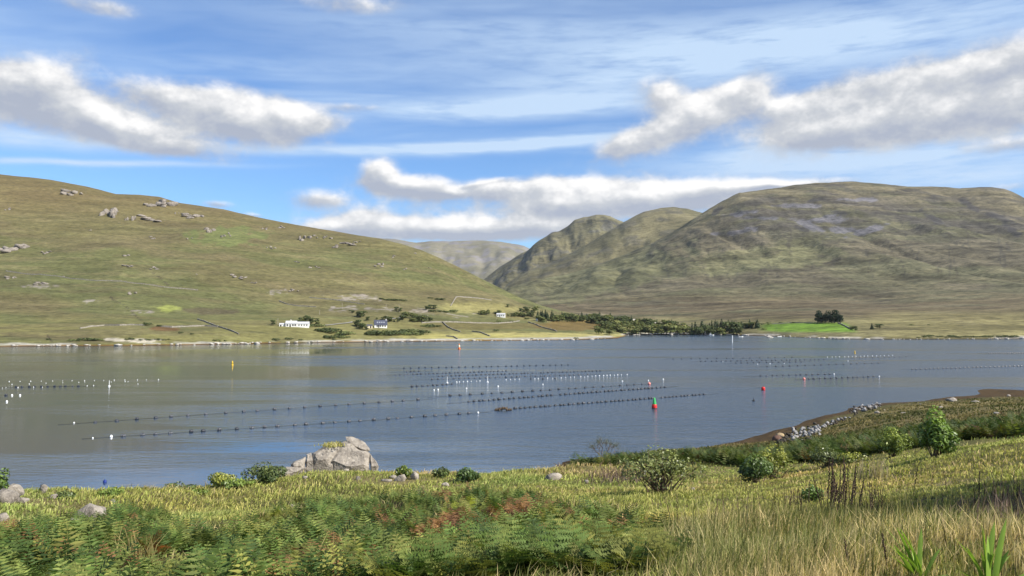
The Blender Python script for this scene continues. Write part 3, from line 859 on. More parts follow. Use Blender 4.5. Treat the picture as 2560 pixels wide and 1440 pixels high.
# ------------------------------------------------------------------ rocks
def ico(sub):
    import bmesh
    bm = bmesh.new(); bmesh.ops.create_icosphere(bm, subdivisions=sub, radius=1.0)
    V = np.array([v.co[:] for v in bm.verts]); Fc = np.array([[v.index for v in f.verts] for f in bm.faces]); bm.free()
    return V, Fc
ICO = {k: ico(k) for k in (1, 2, 3)}
def rock_mesh(name, seed, sub=2, planes=14, squash=0.7, mat=None, rough=0.10):
    r = np.random.default_rng(seed)
    V, Fc = ICO[sub]; V = V.copy()
    for _ in range(planes):
        n = r.normal(size=3); n /= np.linalg.norm(n)
        d = r.uniform(0.50, 0.85)
        s = V @ n - d
        V -= np.maximum(s, 0)[:, None] * n
    q = V * 2.3 + seed
    nz = fbm(q[:, 0] + q[:, 2] * 0.7, q[:, 1] - q[:, 2] * 0.6, 4, seed % 97) - 0.5
    V = V * (1 + rough * 2 * nz)[:, None]
    V *= np.array([r.uniform(0.95, 1.25), r.uniform(0.8, 1.1), squash])
    V[:, 2] -= V[:, 2].min() * 0.62
    V /= np.abs(V[:, 0]).max()
    return mesh_from(name, V, Fc, mat, smooth=False)

def rock_mat(name, col, dark, lich, scale, streak=False):
    m, t = new_mat(name)
    pos = t.n('ShaderNodeNewGeometry').outputs['Position']
    a = t.noise(pos, scale, 7.0, 0.68); b = t.noise(pos, scale * 4.3, 6.0, 0.7); c_ = t.noise(t.scale(pos, (1, 1, 0.35)), scale * 1.7, 5.0, 0.65)
    c = t.mix(t.mapr(a, 0.36, 0.64), tuple(col) + (1,), tuple(dark) + (1,))
    c = t.mix(t.math('MULTIPLY', t.mapr(c_, 0.52, 0.66), 0.7), c, tuple(x * 0.45 for x in dark) + (1,))
    c = t.mix(t.math('MULTIPLY', t.mapr(b, 0.56, 0.66), 0.75), c, tuple(lich) + (1,))
    bs = t.n('ShaderNodeBsdfPrincipled', {'Base Color': c, 'Roughness': 0.9, 'Specular IOR Level': 0.2})
    bn = t.n('ShaderNodeBump', {'Height': t.math('MULTIPLY_ADD', b, 0.4, a), 'Strength': 0.9, 'Distance': 0.35 / scale})
    t.link(bn.outputs[0], bs.inputs['Normal'])
    finish(t, bs.outputs[0])
    return m
M_ROCK = rock_mat('lichened_rock', (0.35, 0.31, 0.255), (0.20, 0.175, 0.145), (0.44, 0.40, 0.34), 1.6)
M_HROCK = rock_mat('hill_rock', (0.27, 0.235, 0.195), (0.17, 0.148, 0.125), (0.36, 0.32, 0.27), 0.25)
M_SROCK = rock_mat('shore_stone', (0.32, 0.31, 0.30), (0.16, 0.155, 0.15), (0.46, 0.45, 0.43), 2.0)
M_WROCK = rock_mat('weedy_stone', (0.07, 0.06, 0.045), (0.035, 0.03, 0.024), (0.14, 0.10, 0.06), 2.0)
M_TROCK = rock_mat('tan_stone', (0.36, 0.27, 0.15), (0.24, 0.18, 0.11), (0.44, 0.36, 0.24), 2.0)
M_RROCK = rock_mat('reddish_stone', (0.16, 0.09, 0.06), (0.10, 0.06, 0.045), (0.2, 0.13, 0.09), 2.0)
M_PALE = rock_mat('bleached_rock', (0.50, 0.47, 0.40), (0.34, 0.31, 0.27), (0.60, 0.57, 0.50), 0.4)
RK = [rock_mesh('rock', 100 + i, 2, 14, 0.62, M_ROCK) for i in range(6)]
RH = [rock_mesh('rock', 200 + i, 2, 12, 0.8, M_HROCK, 0.16) for i in range(6)]
RS = [rock_mesh('stone', 300 + i, 1, 8, 0.75, M_SROCK, 0.08) for i in range(5)]
RWD = [rock_mesh('stone', 320 + i, 1, 8, 0.7, M_WROCK, 0.08) for i in range(4)]
RP = [rock_mesh('boulder', 340 + i, 1, 9, 0.6, M_PALE, 0.1) for i in range(5)]

def R_(a, b): return random.uniform(a, b)

# crags on the slope across the water: (px, py, width, height) in the photo, pieces
CRAGS = [(35, 616, 72, 24, 9), (113, 629, 26, 8, 4), (27, 521, 20, 8, 3), (178, 477, 52, 14, 7), (280, 522, 46, 28, 8), (322, 540, 20, 24, 5), (396, 502, 62, 20, 9),
         (372, 543, 62, 12, 7), (482, 536, 58, 15, 8), (445, 530, 16, 8, 3), (524, 567, 30, 20, 5), (572, 584, 24, 16, 4), (660, 568, 18, 11, 3), (704, 566, 26, 8, 4),
         (762, 590, 30, 22, 6), (790, 586, 22, 12, 4), (820, 590, 24, 12, 4), (830, 612, 30, 8, 4), (862, 606, 50, 12, 7), (378, 592, 24, 7, 4), (474, 594, 16, 6, 3),
         (676, 616, 28, 6, 4), (742, 652, 24, 7, 3), (785, 665, 26, 9, 4), (592, 689, 46, 9, 6), (315, 634, 24, 8, 3), (322, 664, 40, 6, 5), (385, 668, 24, 8, 4),
         (496, 684, 14, 5, 2), (108, 706, 44, 8, 6), (892, 602, 16, 8, 3), (948, 658, 26, 12, 4), (990, 640, 22, 9, 3), (1012, 668, 18, 9, 3), (1040, 632, 16, 6, 2),
         (1075, 668, 14, 5, 2), (640, 705, 26, 6, 3), (735, 725, 30, 6, 4), (330, 730, 24, 8, 3), (155, 690, 14, 5, 2), (222, 575, 14, 5, 2), (30, 690, 26, 10, 4)]
CRAG_POS = []
wd = ['bright with cracked faces', 'low and broad', 'knobbly', 'half sunk in turf', 'split in two', 'grey and stepped']
for i, (px, py, w, h, n) in enumerate(CRAGS):
    p = HL.project(px, py + h * 0.45)
    k = p.length / F
    CRAG_POS.append(p)
    big = 'large' if w * h > 700 else ('mid-sized' if w * h > 200 else 'small')
    where = 'under the brown crest' if py < 440 + px * 0.19 + 40 else ('high on the hill' if py < 640 else 'low on the hill')
    e = thing('rock_outcrop', f'{big} grey rock outcrop, {wd[i % 6]}, {where}', 'rock', p, group=f'{big} outcrops {where}')
    for j in range(n):
        sx = max(1.2, w * k * R_(0.16, 0.30)); u = R_(-0.42, 0.42) * w * k
        v = R_(-0.5, 0.5) * h * k * 2.2
        z = HL.z_at(p.x + u, p.y + v) - p.z
        s = h * k * R_(0.35, 0.62)
        link('rock', RH[random.randrange(6)], parent=e, loc=(u, v, z - 0.3 * s), rot=(R_(-.2, .2), R_(-.2, .2), R_(0, 6.28)), scale=(sx * 0.85, sx * 0.6, max(0.7, s * .95)))

# boulders along the far tide lines
n = 0
for land, x0, x1, cnt, lab in ((HL, 5, 1520, 120, 'bleached boulder on the tide line below the grassy hill'), (HR, 1560, 2555, 80, 'bleached boulder on the tide line below the brown mountain')):
    for i in range(cnt):
        px = R_(x0, x1)
        if land is HL and 200 < px < 480 and random.random() < 0.3: px = R_(x0, x1)
        a, _ = azel(px, 850)
        r0 = land.knots(a)[0][1] + R_(0.5, 5.0)
        x, y = r0 * math.sin(a), r0 * math.cos(a)
        z = land.z_at(x, y)
        s = R_(0.5, 1.5) * (1.5 if random.random() < 0.15 else 1)
        thing('boulder', lab, 'boulder', (x, y, z - 0.15 * s), R_(0, 6.28), (s * 1.3, s, s * 0.8), lab.replace('boulder', 'boulders'), RP[i % 5])

# ------------------------------------------------------------------ near rocks
def hit_scale(px, py):
    p = near_hit(px, py); return p, p.length / F

def slab_outcrop():
    base = near_hit(850, 1176)
    r0 = 51.0
    e = thing('rock_outcrop', 'big cracked pale grey rock outcrop crowned with grass on the bank', 'rock', base)
    S = 3.657
    def W(cx, cy, back):
        px, py = 600 + cx / S, 1060 + cy / S
        a, t_ = azel(px, py)
        r = r0 + back
        return Vector((r * math.sin(a), r * math.cos(a), EYE + r * t_))
    slabs = [
        [(658, 268), (720, 230), (800, 196), (912, 166), (922, 222), (880, 256), (838, 298), (780, 342), (740, 352), (680, 345), (655, 305)],
        [(932, 166), (966, 152), (985, 190), (1060, 218), (1130, 258), (1178, 264), (1190, 330), (1185, 398), (1130, 392), (1060, 420), (960, 420), (868, 372), (800, 350), (850, 302), (888, 262), (930, 226)],
        [(966, 116), (1020, 111), (1100, 143), (1150, 170), (1175, 205), (1194, 246), (1165, 256), (1130, 247), (1060, 206), (1000, 183), (972, 145)],
        [(1184, 262), (1212, 300), (1240, 340), (1268, 384), (1255, 400), (1196, 404), (1192, 330)],
        [(776, 346), (830, 308), (864, 352), (850, 378), (780, 372)],
        [(604, 276), (653, 258), (662, 300), (668, 345), (610, 352)],
        [(462, 365), (520, 330), (598, 300), (606, 345), (566, 392), (470, 396)],
        [(328, 468), (420, 392), (510, 396), (622, 396), (545, 436), (430, 452), (350, 480)],
        [(198, 486), (240, 453), (310, 450), (330, 482), (262, 510)]]
    import bmesh
    for i, poly in enumerate(slabs):
        cx = sum(p[0] for p in poly) / len(poly); cy = sum(p[1] for p in poly) / len(poly)
        bot = max(p[1] for p in poly)
        bm = bmesh.new()
        rr = random.Random(50 + i)
        wid = (max(p[0] for p in poly) - min(p[0] for p in poly)) / S * r0 / F
        for (x, y) in poly:
            lean = (420 - y) / S * r0 / F * 0.75
            bm.verts.new(W(x, y, lean + rr.uniform(-0.05, 0.05)))
            bm.verts.new(W(cx + (x - cx) * 0.8, cy + (y - cy) * 0.9 + 6, lean + 0.6 * wid + 0.5))
            bm.verts.new(W(cx + (x - cx) * 0.72, cy + (y - cy) * 0.72, (lean * 0.8 - 0.13 * min(wid, 2.0)) if i != 2 else lean * .97 - .04))
        if i != 2:
            for (x, y) in poly:
                if y > bot - 60: bm.verts.new(W(x, y + 130, 0.25))
        res = bmesh.ops.convex_hull(bm, input=bm.verts)
        bmesh.ops.delete(bm, geom=[g for g in set(res['geom_interior'] + res['geom_unused']) if isinstance(g, bmesh.types.BMVert)], context='VERTS')
        bmesh.ops.triangulate(bm, faces=bm.faces)
        for _ in range(3):
            bmesh.ops.subdivide_edges(bm, edges=[ed for ed in bm.edges if ed.calc_length() > 0.22], cuts=1, use_grid_fill=False)
            bmesh.ops.triangulate(bm, faces=bm.faces)
        co = np.array([v.co[:] for v in bm.verts])
        nz = fbm(co[:, 0] * 1.6 + i * 7, co[:, 2] * 2.2 + co[:, 1], 5, 19 + i) - 0.5
        bm.normal_update()
        for v, d in zip(bm.verts, nz):
            v.co += v.normal * (0.20 * d)
        me = bpy.data.meshes.new('slab'); 
        for v in bm.verts: v.co -= base
        bm.to_mesh(me); bm.free(); me.materials.append(M_ROCK)
        o = link('slab', me, parent=e)
slab_outcrop()

ROCKPOS = [(at(px_, 1176, 50).x, at(px_, 1176, 50).y, 1.6) for px_ in range(660, 960, 30)]
NEAR_ROCKS = [(12, 1254, 64, 26, 'flat pale rock slab in the turf under two leafy shrubs'), (50, 1256, 40, 16, 'broken slab of pale rock lying against a larger flat one'), (34, 1236, 50, 24, 'rounded pale rock between two leafy shrubs at the bank top'),
    (66, 1216, 40, 20, 'pale rock cap under a leafy shrub on the bank edge'), (110, 1232, 20, 24, 'narrow upright rock at the end of the pale slab'),
    (134, 1246, 24, 13, 'small white rock at the lip of the bank'), (228, 1300, 78, 34, 'long white rock ledge poking out of the bracken'),
    (182, 1316, 42, 26, 'white rock lump at the end of the long ledge in bracken'), (283, 1258, 15, 10, 'small white stone in grass above the long ledge'),
    (6, 1304, 24, 20, 'white boulder in tan grass beside the bracken'), (258, 1299, 32, 10, 'thin rock shelf showing through rusty bracken'), (290, 1299, 22, 8, 'little pale stone at the tip of the ledge in bracken'),
    (492, 1212, 14, 9, 'small grey stone beside a round shrub on the bank edge'), (864, 1178, 16, 9, 'small stone at the foot of the big cracked outcrop'),
    (969, 1168, 20, 11, 'rounded stone below a bright leafy shrub'), (1016, 1172, 13, 17, 'upright pointed stone beside a bright leafy shrub'),
    (1052, 1180, 28, 12, 'low grey rock at the bank edge among tan grass'), (1002, 1202, 34, 21, 'blocky grey boulder in short grass'), (1037, 1198, 26, 19, 'rounded grey boulder beside a blocky one'),
    (964, 1204, 32, 10, 'flat grey stone set in short grass'), (984, 1195, 22, 8, 'thin stone behind the blocky grey boulder'), (894, 1200, 15, 11, 'white stone in short grass below the outcrop'),
    (764, 1196, 16, 8, 'half-buried stone in grass under the outcrop ledges'), (1193, 1180, 21, 15, 'pale square boulder between two dark shrubs'), (1186, 1198, 17, 10, 'white stone in front of a dark shrub'),
    (728, 1266, 16, 8, 'white stone at the upper edge of the bracken'), (1114, 1214, 22, 9, 'cluster stone at the top of the bracken'), (1381, 1199, 54, 19, 'weathered white rock like a stump in tan grass'),
    (1467, 1208, 13, 11, 'small white stone in tan grass'), (1732, 1226, 13, 10, 'round grey stone beside the twiggy bush')]
for i, (px, py, w, h, lab) in enumerate(NEAR_ROCKS):
    p, k = hit_scale(px, py)
    s = w * k * 0.5
    ROCKPOS.append((p.x, p.y, s + .35))
    thing('boulder', lab, 'rock', p - Vector((0, 0, 0.12 * h * k)), R_(-0.4, 0.4), (s, s * 0.8, max(0.15, h * k * 1.15)), me=RK[i % 6])
for i, (px, py, w, h, lab) in enumerate([(2380, 1003, 34, 12, 'broad grey boulder on the brown field by the shore'), (2523, 990, 16, 8, 'pale boulder far along the grassy shore'), (2440, 1006, 20, 7, 'flat grey stone on the brown field'),
        (2353, 1020, 12, 7, 'small pale boulder on the brown field'), (2493, 1036, 22, 10, 'grey boulder in a patch of dead brush'), (2262, 1035, 26, 8, 'long low boulder on the slope down to the shore'),
        (2193, 1033, 16, 8, 'grey boulder just above the upper stone heap'), (2210, 1026, 9, 6, 'small stone beside the upper stone heap'), (2300, 1012, 10, 5, 'tiny pale stone near the field edge')]):
    p, k = hit_scale(px, py)
    s = w * k * 0.5
    thing('boulder', lab, 'rock', p - Vector((0, 0, 0.2 * h * k)), R_(0, 6), (s, s * 0.8, max(0.2, h * k * 0.9)), me=RK[i % 6])

def heap(lab, n, fpx, dk):
    for i in range(n):
        px, py = fpx()
        p, k = hit_scale(px, py)
        if p.z < -0.3: p.z = -0.1
        s = R_(0.14, 0.40)
        weed = random.random() < dk(px, py)
        thing('stone', ('dark weed-stained stone in ' if weed else 'bleached stone in ') + lab, 'stone', p + Vector((0, 0, R_(-0.05, 0.12))), R_(0, 6.28), (s, s * R_(.7, 1), s * R_(.7, 1.1)),
              ('dark stones in ' if weed else 'bleached stones in ') + lab, (RWD[i % 4] if weed else RS[i % 5]))
def f1():
    u = random.random(); v = random.gauss(0, 1)
    return 1945 + 105 * u, 1102 - 26 * u + v * 7
heap('the heap by the two round boulders', 190, f1, lambda x, y: 0.9 if x < 1975 else 0.35)
def f2():
    u = random.random(); v = random.gauss(0, 1)
    return 2125 + 75 * u, 1031 - 18 * u + v * 4
heap('the heap further along the shore', 90, f2, lambda x, y: 0.9 if x < 2148 else 0.35)
def f3():
    u = random.random()
    return 2050 + 85 * u + R_(-6, 6), 1070 - 30 * u + R_(-3, 4)
heap('the scattered line joining the two heaps', 45, f3, lambda x, y: 0.5)
p, k = hit_scale(1950, 1092); thing('boulder', 'big round tan boulder at the water edge', 'boulder', p - Vector((0, 0, .1)), 0.3, (0.75, 0.6, 0.7), me=rock_mesh('boulder', 401, 2, 5, 0.8, M_TROCK, 0.05))
p, k = hit_scale(1943, 1104); thing('boulder', 'big reddish brown boulder below the tan one', 'boulder', p - Vector((0, 0, .1)), 1.3, (0.95, 0.7, 0.7), me=rock_mesh('boulder', 402, 2, 6, 0.8, M_RROCK, 0.05))

# ------------------------------------------------------------------ mussel lines, floats and buoys
M_BLACK = surf_mat('black_plastic', (0.020, 0.022, 0.027), 0.45, 0.3, 4.0, spec=0.5)
M_GREYP = surf_mat('weathered_plastic', (0.035, 0.038, 0.045), 0.42, 0.4, 4.0, spec=0.5, tint2=(0.22, 0.22, 0.22))
M_WHITEP = surf_mat('white_plastic', (0.75, 0.75, 0.72), 0.4, 0.12, 4.0, spec=0.4)
M_PINK = surf_mat('faded_red_plastic', (0.62, 0.22, 0.18), 0.5, 0.2, 5.0)
M_RED = surf_mat('red_paint', (0.55, 0.025, 0.022), 0.42, 0.15, 3.0)
M_GREENP = surf_mat('green_paint', (0.05, 0.36, 0.10), 0.45, 0.15, 3.0)
M_YEL = surf_mat('yellow_paint', (0.62, 0.40, 0.03), 0.45, 0.15, 3.0)
M_ORANGE = surf_mat('orange_paint', (0.60, 0.13, 0.02), 0.45, 0.15, 3.0)
M_CREAM = surf_mat('cream_paint', (0.70, 0.60, 0.42), 0.5, 0.1, 3.0)
M_BLUE = surf_mat('blue_plastic', (0.012, 0.03, 0.17), 0.4, 0.15, 3.0)
M_ROPE = surf_mat('weedy_rope', (0.018, 0.018, 0.018), 0.9, 0.3, 3.0)
M_DARKM = surf_mat('dark_metal', (0.03, 0.03, 0.03), 0.5, 0.2, 3.0)

def barrel(name, mat, L=0.68, R=0.28):
    mb = MB()
    pr = [(0.10, -L / 2), (R * 0.72, -L / 2 + 0.02), (R * 0.92, -L * 0.42), (R, -L * 0.30), (R * 0.93, -L * 0.27), (R * 0.93, -L * 0.22), (R, -L * 0.19), (R, L * 0.19), (R * 0.93, L * 0.22), (R * 0.93, L * 0.27), (R, L * 0.30), (R * 0.92, L * 0.42), (R * 0.72, L / 2 - 0.02), (0.10, L / 2)]
    mb.lathe(pr, 12, axis='x', off=(0, 0, R * 0.45))
    return mb.mesh(name, mat, smooth=True)
def ball(name, mat, R=0.4):
    mb = MB()
    mb.lathe([(0.05, -R)] + [(R * math.cos(a), R * math.sin(a)) for a in np.linspace(-1.3, 1.2, 9)] + [(0.12, R * 1.0), (0.10, R * 1.16), (0.03, R * 1.2)], 14, off=(0, 0, R * 0.45))
    return mb.mesh(name, mat, smooth=True)
FB = [barrel('float', M_BLACK), barrel('float', M_GREYP)]
FW = ball('float', M_WHITEP, 0.21)
FWS = ball('float', M_WHITEP, 0.3)

ROWS = [  # x0, y0, x1, y1, n, kind, which line
    (308, 1091, 1172, 1034, 26, 'g', 'the line with white balls at both ends', ()),
    (238, 1056, 1045, 1000, 21, 'g', 'the slack line beyond the white-ended one', ()),
    (1288, 1022, 1760, 987, 44, 'b', 'the crowded line that runs behind the red and green buoy', ((1642, 1652),)),
    (1172, 1005, 1662, 969, 45, 'b', 'the crowded line beyond the red and green buoy', ((1388, 1398),)),
    (1125, 990, 1606, 961, 22, 'b', 'the sparse line that ends at the pink ball', ()),
    (1030, 967, 1130, 961, 9, 'b', 'the short line beside the white balls', ()),
    (2022, 948, 2184, 942, 13, 'b', 'the short line with a pink ball at its end', ()),
    (1901, 940, 2074, 936, 13, 'b', 'the short line with one white ball at its end', ()),
    (2280, 924, 2640, 913, 36, 'b', 'the long line off the grassy point', ()),
    (1080, 949, 1470, 937, 32, 'g', 'the middle block of lines, inner row', ()),
    (1097, 941, 1500, 928, 42, 'b', 'the middle block of lines, second row', ()),
    (989, 938, 1265, 928, 28, 'b', 'the middle block of lines, third row', ()),
    (1017, 930, 1047, 929, 4, 'b', 'the middle block of lines, stub row', ()),
    (1918, 917, 2196, 908, 16, 'b', 'the far block of lines, inner row', ()),
    (1840, 908, 2003, 905, 12, 'b', 'the far block of lines, second row', ()),
    (1752, 904, 2060, 899, 26, 'b', 'the far block of lines, third row', ()),
    (1683, 898, 1980, 894, 15, 'b', 'the far block of lines, outer row', ()),
    (2150, 895, 2265, 892, 9, 'b', 'the far block of lines, row below the white balls', ()),
    (1010, 921, 1420, 913, 26, 'b', 'the middle block of lines, outer row', ()),
    (2472, 884, 2640, 882, 30, 'b', 'the farthest line', ()),
    (40, 968, 196, 966, 11, 'b', 'the short line among white balls', ()),
]
cand = []; FAR = []
for (x0, y0, x1, y1, n, kind, lab, gaps) in ROWS:
    a, b = on_water(x0, y0), on_water(x1, y1)
    d = (b - a); ang = math.atan2(d.y, d.x)
    mid = random.uniform(-1, 1)
    pts = []
    side = Vector((-d.y, d.x, 0)).normalized()
    sag = (d.length * 0.010) * mid
    for i in range(n):
        u = (i + (R_(-.16, .16) if 0 < i < n - 1 else 0)) / (n - 1)
        p = a + d * u + side * sag * 4 * u * (1 - u)
        q = px_of(np.array([[p.x, p.y, 0.2]]))[0][0]
        pts.append(p)
        if any(g0 < q < g1 for g0, g1 in gaps): continue
        cand.append((p.length, p, ang, kind, lab))
    mb = MB()
    mb.tube([p_ + Vector((0, 0, 0.05)) for p_ in [a - d.normalized() * 6] + [a + d * (i / 40) + side * sag * 4 * (i / 40) * (1 - i / 40) for i in range(41)] + [b + d.normalized() * 5]], 0.022, 5)
    thing('rope', 'dark head rope of ' + lab, 'rope', me=mb.mesh('rope', M_ROPE), group=None)
cand.sort(key=lambda c: c[0])
bulk = MB()
for i, (dist, p, ang, kind, lab) in enumerate(cand):
    me = FB[1 if (kind == 'g' and random.random() < 0.8) or random.random() < 0.1 else 0]
    if i < 300:
        s = R_(0.88, 1.08) * (1 if dist < 230 else .9)
        o = thing('mussel_float', 'dark barrel float on ' + lab, 'float', p + Vector((0, 0, R_(-0.1, 0.06))), ang + R_(-.25, .25), s, 'floats of ' + lab, me)
        o.rotation_euler = (R_(-.15, .15), R_(-.12, .12), o.rotation_euler[2])
    else:
        bulk.lathe([(0.15, -0.3), (0.27, -0.2), (0.27, 0.2), (0.15, 0.3)], 6, axis='x', off=(p.x, p.y, 0.15))
o = link('distant_floats', bulk.mesh('distant_floats', M_BLACK), kind='stuff'); o['label'] = 'dark specks of the outermost mussel floats'; o['category'] = 'floats'

WH = [(232, 1096, .6, 'white-ended line'), (278, 1093, 1.1, 'white-ended line'), (1195, 1033, 1.0, 'white-ended line'), (185, 1058, .7, 'slack line')]
for x, y, s, l in WH:
    thing('ball_float', {232: 'small white ball trailing off the end of the white-ended mussel line', 278: 'large white ball at the bank end of the white-ended mussel line', 1195: 'white ball at the outer end of the white-ended mussel line', 185: 'small white ball at the tip of the slack mussel line'}[x], 'float', on_water(x, y), 0, s, me=FW)
for x, y in ((1095, 975), (1085, 976), (1166, 972), (1245, 967), (1357, 962), (1556, 954), (1621, 952), (1658, 949)):
    thing('ball_float', 'white ball float on the bare rope beyond the sparse line', 'float', on_water(x, y), 0, R_(.9, 1.1), 'white balls on the bare rope', FW)
thing('ball_float', 'pink ball float at the end of the sparse dark line', 'float', on_water(1623, 961), 0, 1.1, me=ball('float', M_PINK))
thing('ball_float', 'pink ball float heading a short row of thirteen dark floats', 'float', on_water(2010, 949), 0, 1.1, me=ball('float', M_PINK))
thing('ball_float', 'white ball closing the short row headed by a pink ball', 'float', on_water(2198, 942), 0, 1.1, me=FW)
thing('ball_float', 'white ball at the end of a short dark row, the next one beyond', 'float', on_water(2085, 936), 0, 1.1, me=FW)
def whites(lst, lab, s0=0.6, s1=0.95):
    for x, y in lst:
        thing('ball_float', lab, 'float', on_water(x, y), 0, R_(s0, s1), lab.replace('white ball float', 'white balls'), FW)
whites([(1140 + 10 * i + R_(-2, 2), 956 - 0.5 * i) for i in range(7)] + [(1265 + 11 * i, 950 - .5 * i) for i in range(4)] + [(1335 + 11.5 * i + R_(-3, 3), 948 - 0.5 * i + R_(-1, 1)) for i in range(12)]
       + [(1470 + 9.5 * i + R_(-2, 2), 941.5 - 0.45 * i) for i in range(10)] + [(1568, 937)], 'white ball float in the row edging the middle block of lines')
whites([(2070 + 10 * i + R_(-2, 2), 893 - 0.25 * i) for i in range(17)] + [(1807, 904), (1894, 911), (1925, 910), (1960, 909), (2120, 903)], 'white ball float in the row edging the far block of lines', 0.7, 1.0)
whites([(25 + 26.3 * i + R_(-3, 3), 954 - 0.35 * i) for i in range(15)] + [(30, 961), (73, 960), (115, 958), (157, 957), (197, 956), (212, 955), (278, 955), (313, 954), (320, 954), (345, 960), (6, 970), (15, 969), (45, 969), (84, 968), (106, 968), (218, 965), (234, 964)], 'white ball float in the scattered rows off the green hill', 0.32, 0.6)
for x, y in ((30, 989), (50, 989), (17, 1005)):
    thing('ball_float', 'white ball float in the little group off the green hill', 'float', on_water(x, y), 0, 1.1, 'little group of white balls', FW)
thing('mussel_float', 'lone dark barrel float beside two white balls', 'float', on_water(15, 989), 0.4, 1, me=FB[0])
def post_float(px, py, h, mat, lab):
    e = thing('marker_post', lab, 'marker', on_water(px, py))
    mb = MB(); mb.lathe([(0.06, -0.3), (0.07, h * 0.55), (0.05, h)], 8); link('pole', mb.mesh('pole', mat), e)
    mb = MB(); mb.lathe([(0.1, -0.1), (0.3, 0), (0.3, 0.22), (0.1, 0.3)], 12); link('collar', mb.mesh('collar', mat), e)
post_float(273, 966, 1.7, M_WHITEP, 'white upright marker among the scattered white balls')
for x, y in ((1118, 957.5), (1219, 956)):
    post_float(x, y, 1.9, M_WHITEP, 'white' + (' tall' if x < 1200 else ' stubby') + ' marker post in the middle block of mussel lines')
for i, (x, y) in enumerate(((1327, 948), (1357, 948), (1388, 947))):
    post_float(x, y, 1.8, M_DARKM, ['dark marker post at the start of the white row', 'dark marker post between two others in the white row', 'dark marker post furthest along the white row'][i])
post_float(1884, 1003, 0.8, M_DARKM, 'tiny dark marker stake alone off the brown field')

# red and green buoy
e = thing('navigation_buoy', 'red buoy with a tall green cone top, beside the crowded mussel line', 'buoy', on_water(1636, 1021))
mb = MB(); mb.lathe([(0.3, -0.4), (0.50, -0.2), (0.56, 0.1), (0.58, 0.32), (0.55, 0.62), (0.50, 0.86), (0.44, 0.90)], 24); link('hull', mb.mesh('hull', M_RED, True), e, label='red round hull of the buoy')
mb = MB(); mb.lathe([(0.43, 0.90), (0.44, 0.95), (0.38, 1.3), (0.30, 1.75), (0.21, 2.15), (0.15, 2.28), (0.06, 2.33)], 24); tw = link('tower', mb.mesh('tower', M_GREENP, True), e, label='green cone tower of the buoy')
mb = MB(); mb.lathe([(0.05, 2.33), (0.06, 2.42), (0.02, 2.45)], 8); link('lifting_eye', mb.mesh('lifting_eye', M_DARKM), tw)
mb = MB(); mb.box(0.36, -0.12, 1.55, 0.05, 0.16, 0.45); link('bracket', mb.mesh('bracket', M_DARKM), tw)
mb = MB(); mb.lathe([(0.565, 0.0), (0.585, 0.03), (0.585, 0.1), (0.565, 0.13)], 24); link('waterline_band', mb.mesh('waterline_band', M_DARKM), e)
# orange pillar buoy
e = thing('pillar_buoy', 'orange and cream pillar buoy off the stone-walled fields', 'buoy', on_water(1148, 872.5))
mb = MB(); mb.lathe([(0.5, -0.3), (0.75, 0), (0.78, 0.45), (0.6, 0.75), (0.45, 0.85)], 20); link('hull', mb.mesh('hull', M_ORANGE, True), e)
mb = MB(); mb.lathe([(0.46, 0.85), (0.48, 1.6), (0.44, 2.3)], 20); link('tower', mb.mesh('tower', M_CREAM, True), e)
mb = MB(); mb.lathe([(0.44, 2.3), (0.40, 2.6), (0.25, 2.95), (0.08, 3.05)], 20); link('top', mb.mesh('top', M_ORANGE, True), e)
# yellow buoys
for px, py, h, lab in ((581, 913, 1.75, 'slim yellow pillar buoy alone on the brown water'), (2137, 884, 1.5, 'small yellow pillar buoy beyond the row of white balls')):
    e = thing('pillar_buoy', lab, 'buoy', on_water(px, py))
    mb = MB(); mb.lathe([(0.2, -0.3), (0.40, -0.05), (0.42, 0.2), (0.3, 0.42)], 16); link('hull', mb.mesh('hull', M_YEL, True), e)
    mb = MB(); mb.lathe([(0.3, 0.42), (0.27, h * 0.7), (0.12, h * 0.95), (0.05, h)], 16); link('tower', mb.mesh('tower', M_YEL, True), e)
    mb = MB(); mb.box(0, 0, h - .02, 0.3, 0.05, 0.05, rz=.7); mb.box(0, 0, h + .01, 0.05, 0.3, 0.06, rz=.7); link('cross_mark', mb.mesh('cross_mark', M_YEL), e)
# red mooring buoy
e = thing('mooring_buoy', 'round red mooring buoy alone between the mussel lines and the field', 'buoy', on_water(1908, 975))
mb = MB(); mb.lathe([(0.2, -0.3), (0.45, -0.1), (0.5, 0.2), (0.5, 0.55), (0.42, 0.78), (0.15, 0.86)], 20); link('body', mb.mesh('body', M_RED, True), e)
mb = MB(); mb.lathe([(0.12, 0.86), (0.13, 0.96), (0.04, 1.0)], 10); link('mooring_ring', mb.mesh('mooring_ring', M_DARKM), e)
e = thing('blue_float', 'small dark blue drum float close under the rocky bank', 'float', on_water(262, 1206))
mb = MB(); mb.lathe([(0.15, -0.2), (0.2, -0.15), (0.2, 0.22), (0.15, 0.27)], 14); link('body', mb.mesh('body', M_BLUE, True), e)
mb = MB(); mb.lathe([(0.05, 0.27), (0.06, 0.34), (0.02, 0.36)], 8); link('cap', mb.mesh('cap', M_BLUE), e)
# white beacon post
e = thing('beacon_post', 'tall thin white beacon post off the wooded shore', 'post', on_water(1831, 856))
mb = MB(); mb.lathe([(0.28, -0.6), (0.28, 3.9), (0.24, 4.6)], 12); link('pole', mb.mesh('pole', M_WHITEP), e)
mb = MB(); mb.lathe([(0.30, 4.6), (0.34, 4.65), (0.34, 5.0), (0.1, 5.1)], 12); link('lantern', mb.mesh('lantern', M_WHITEP), e)
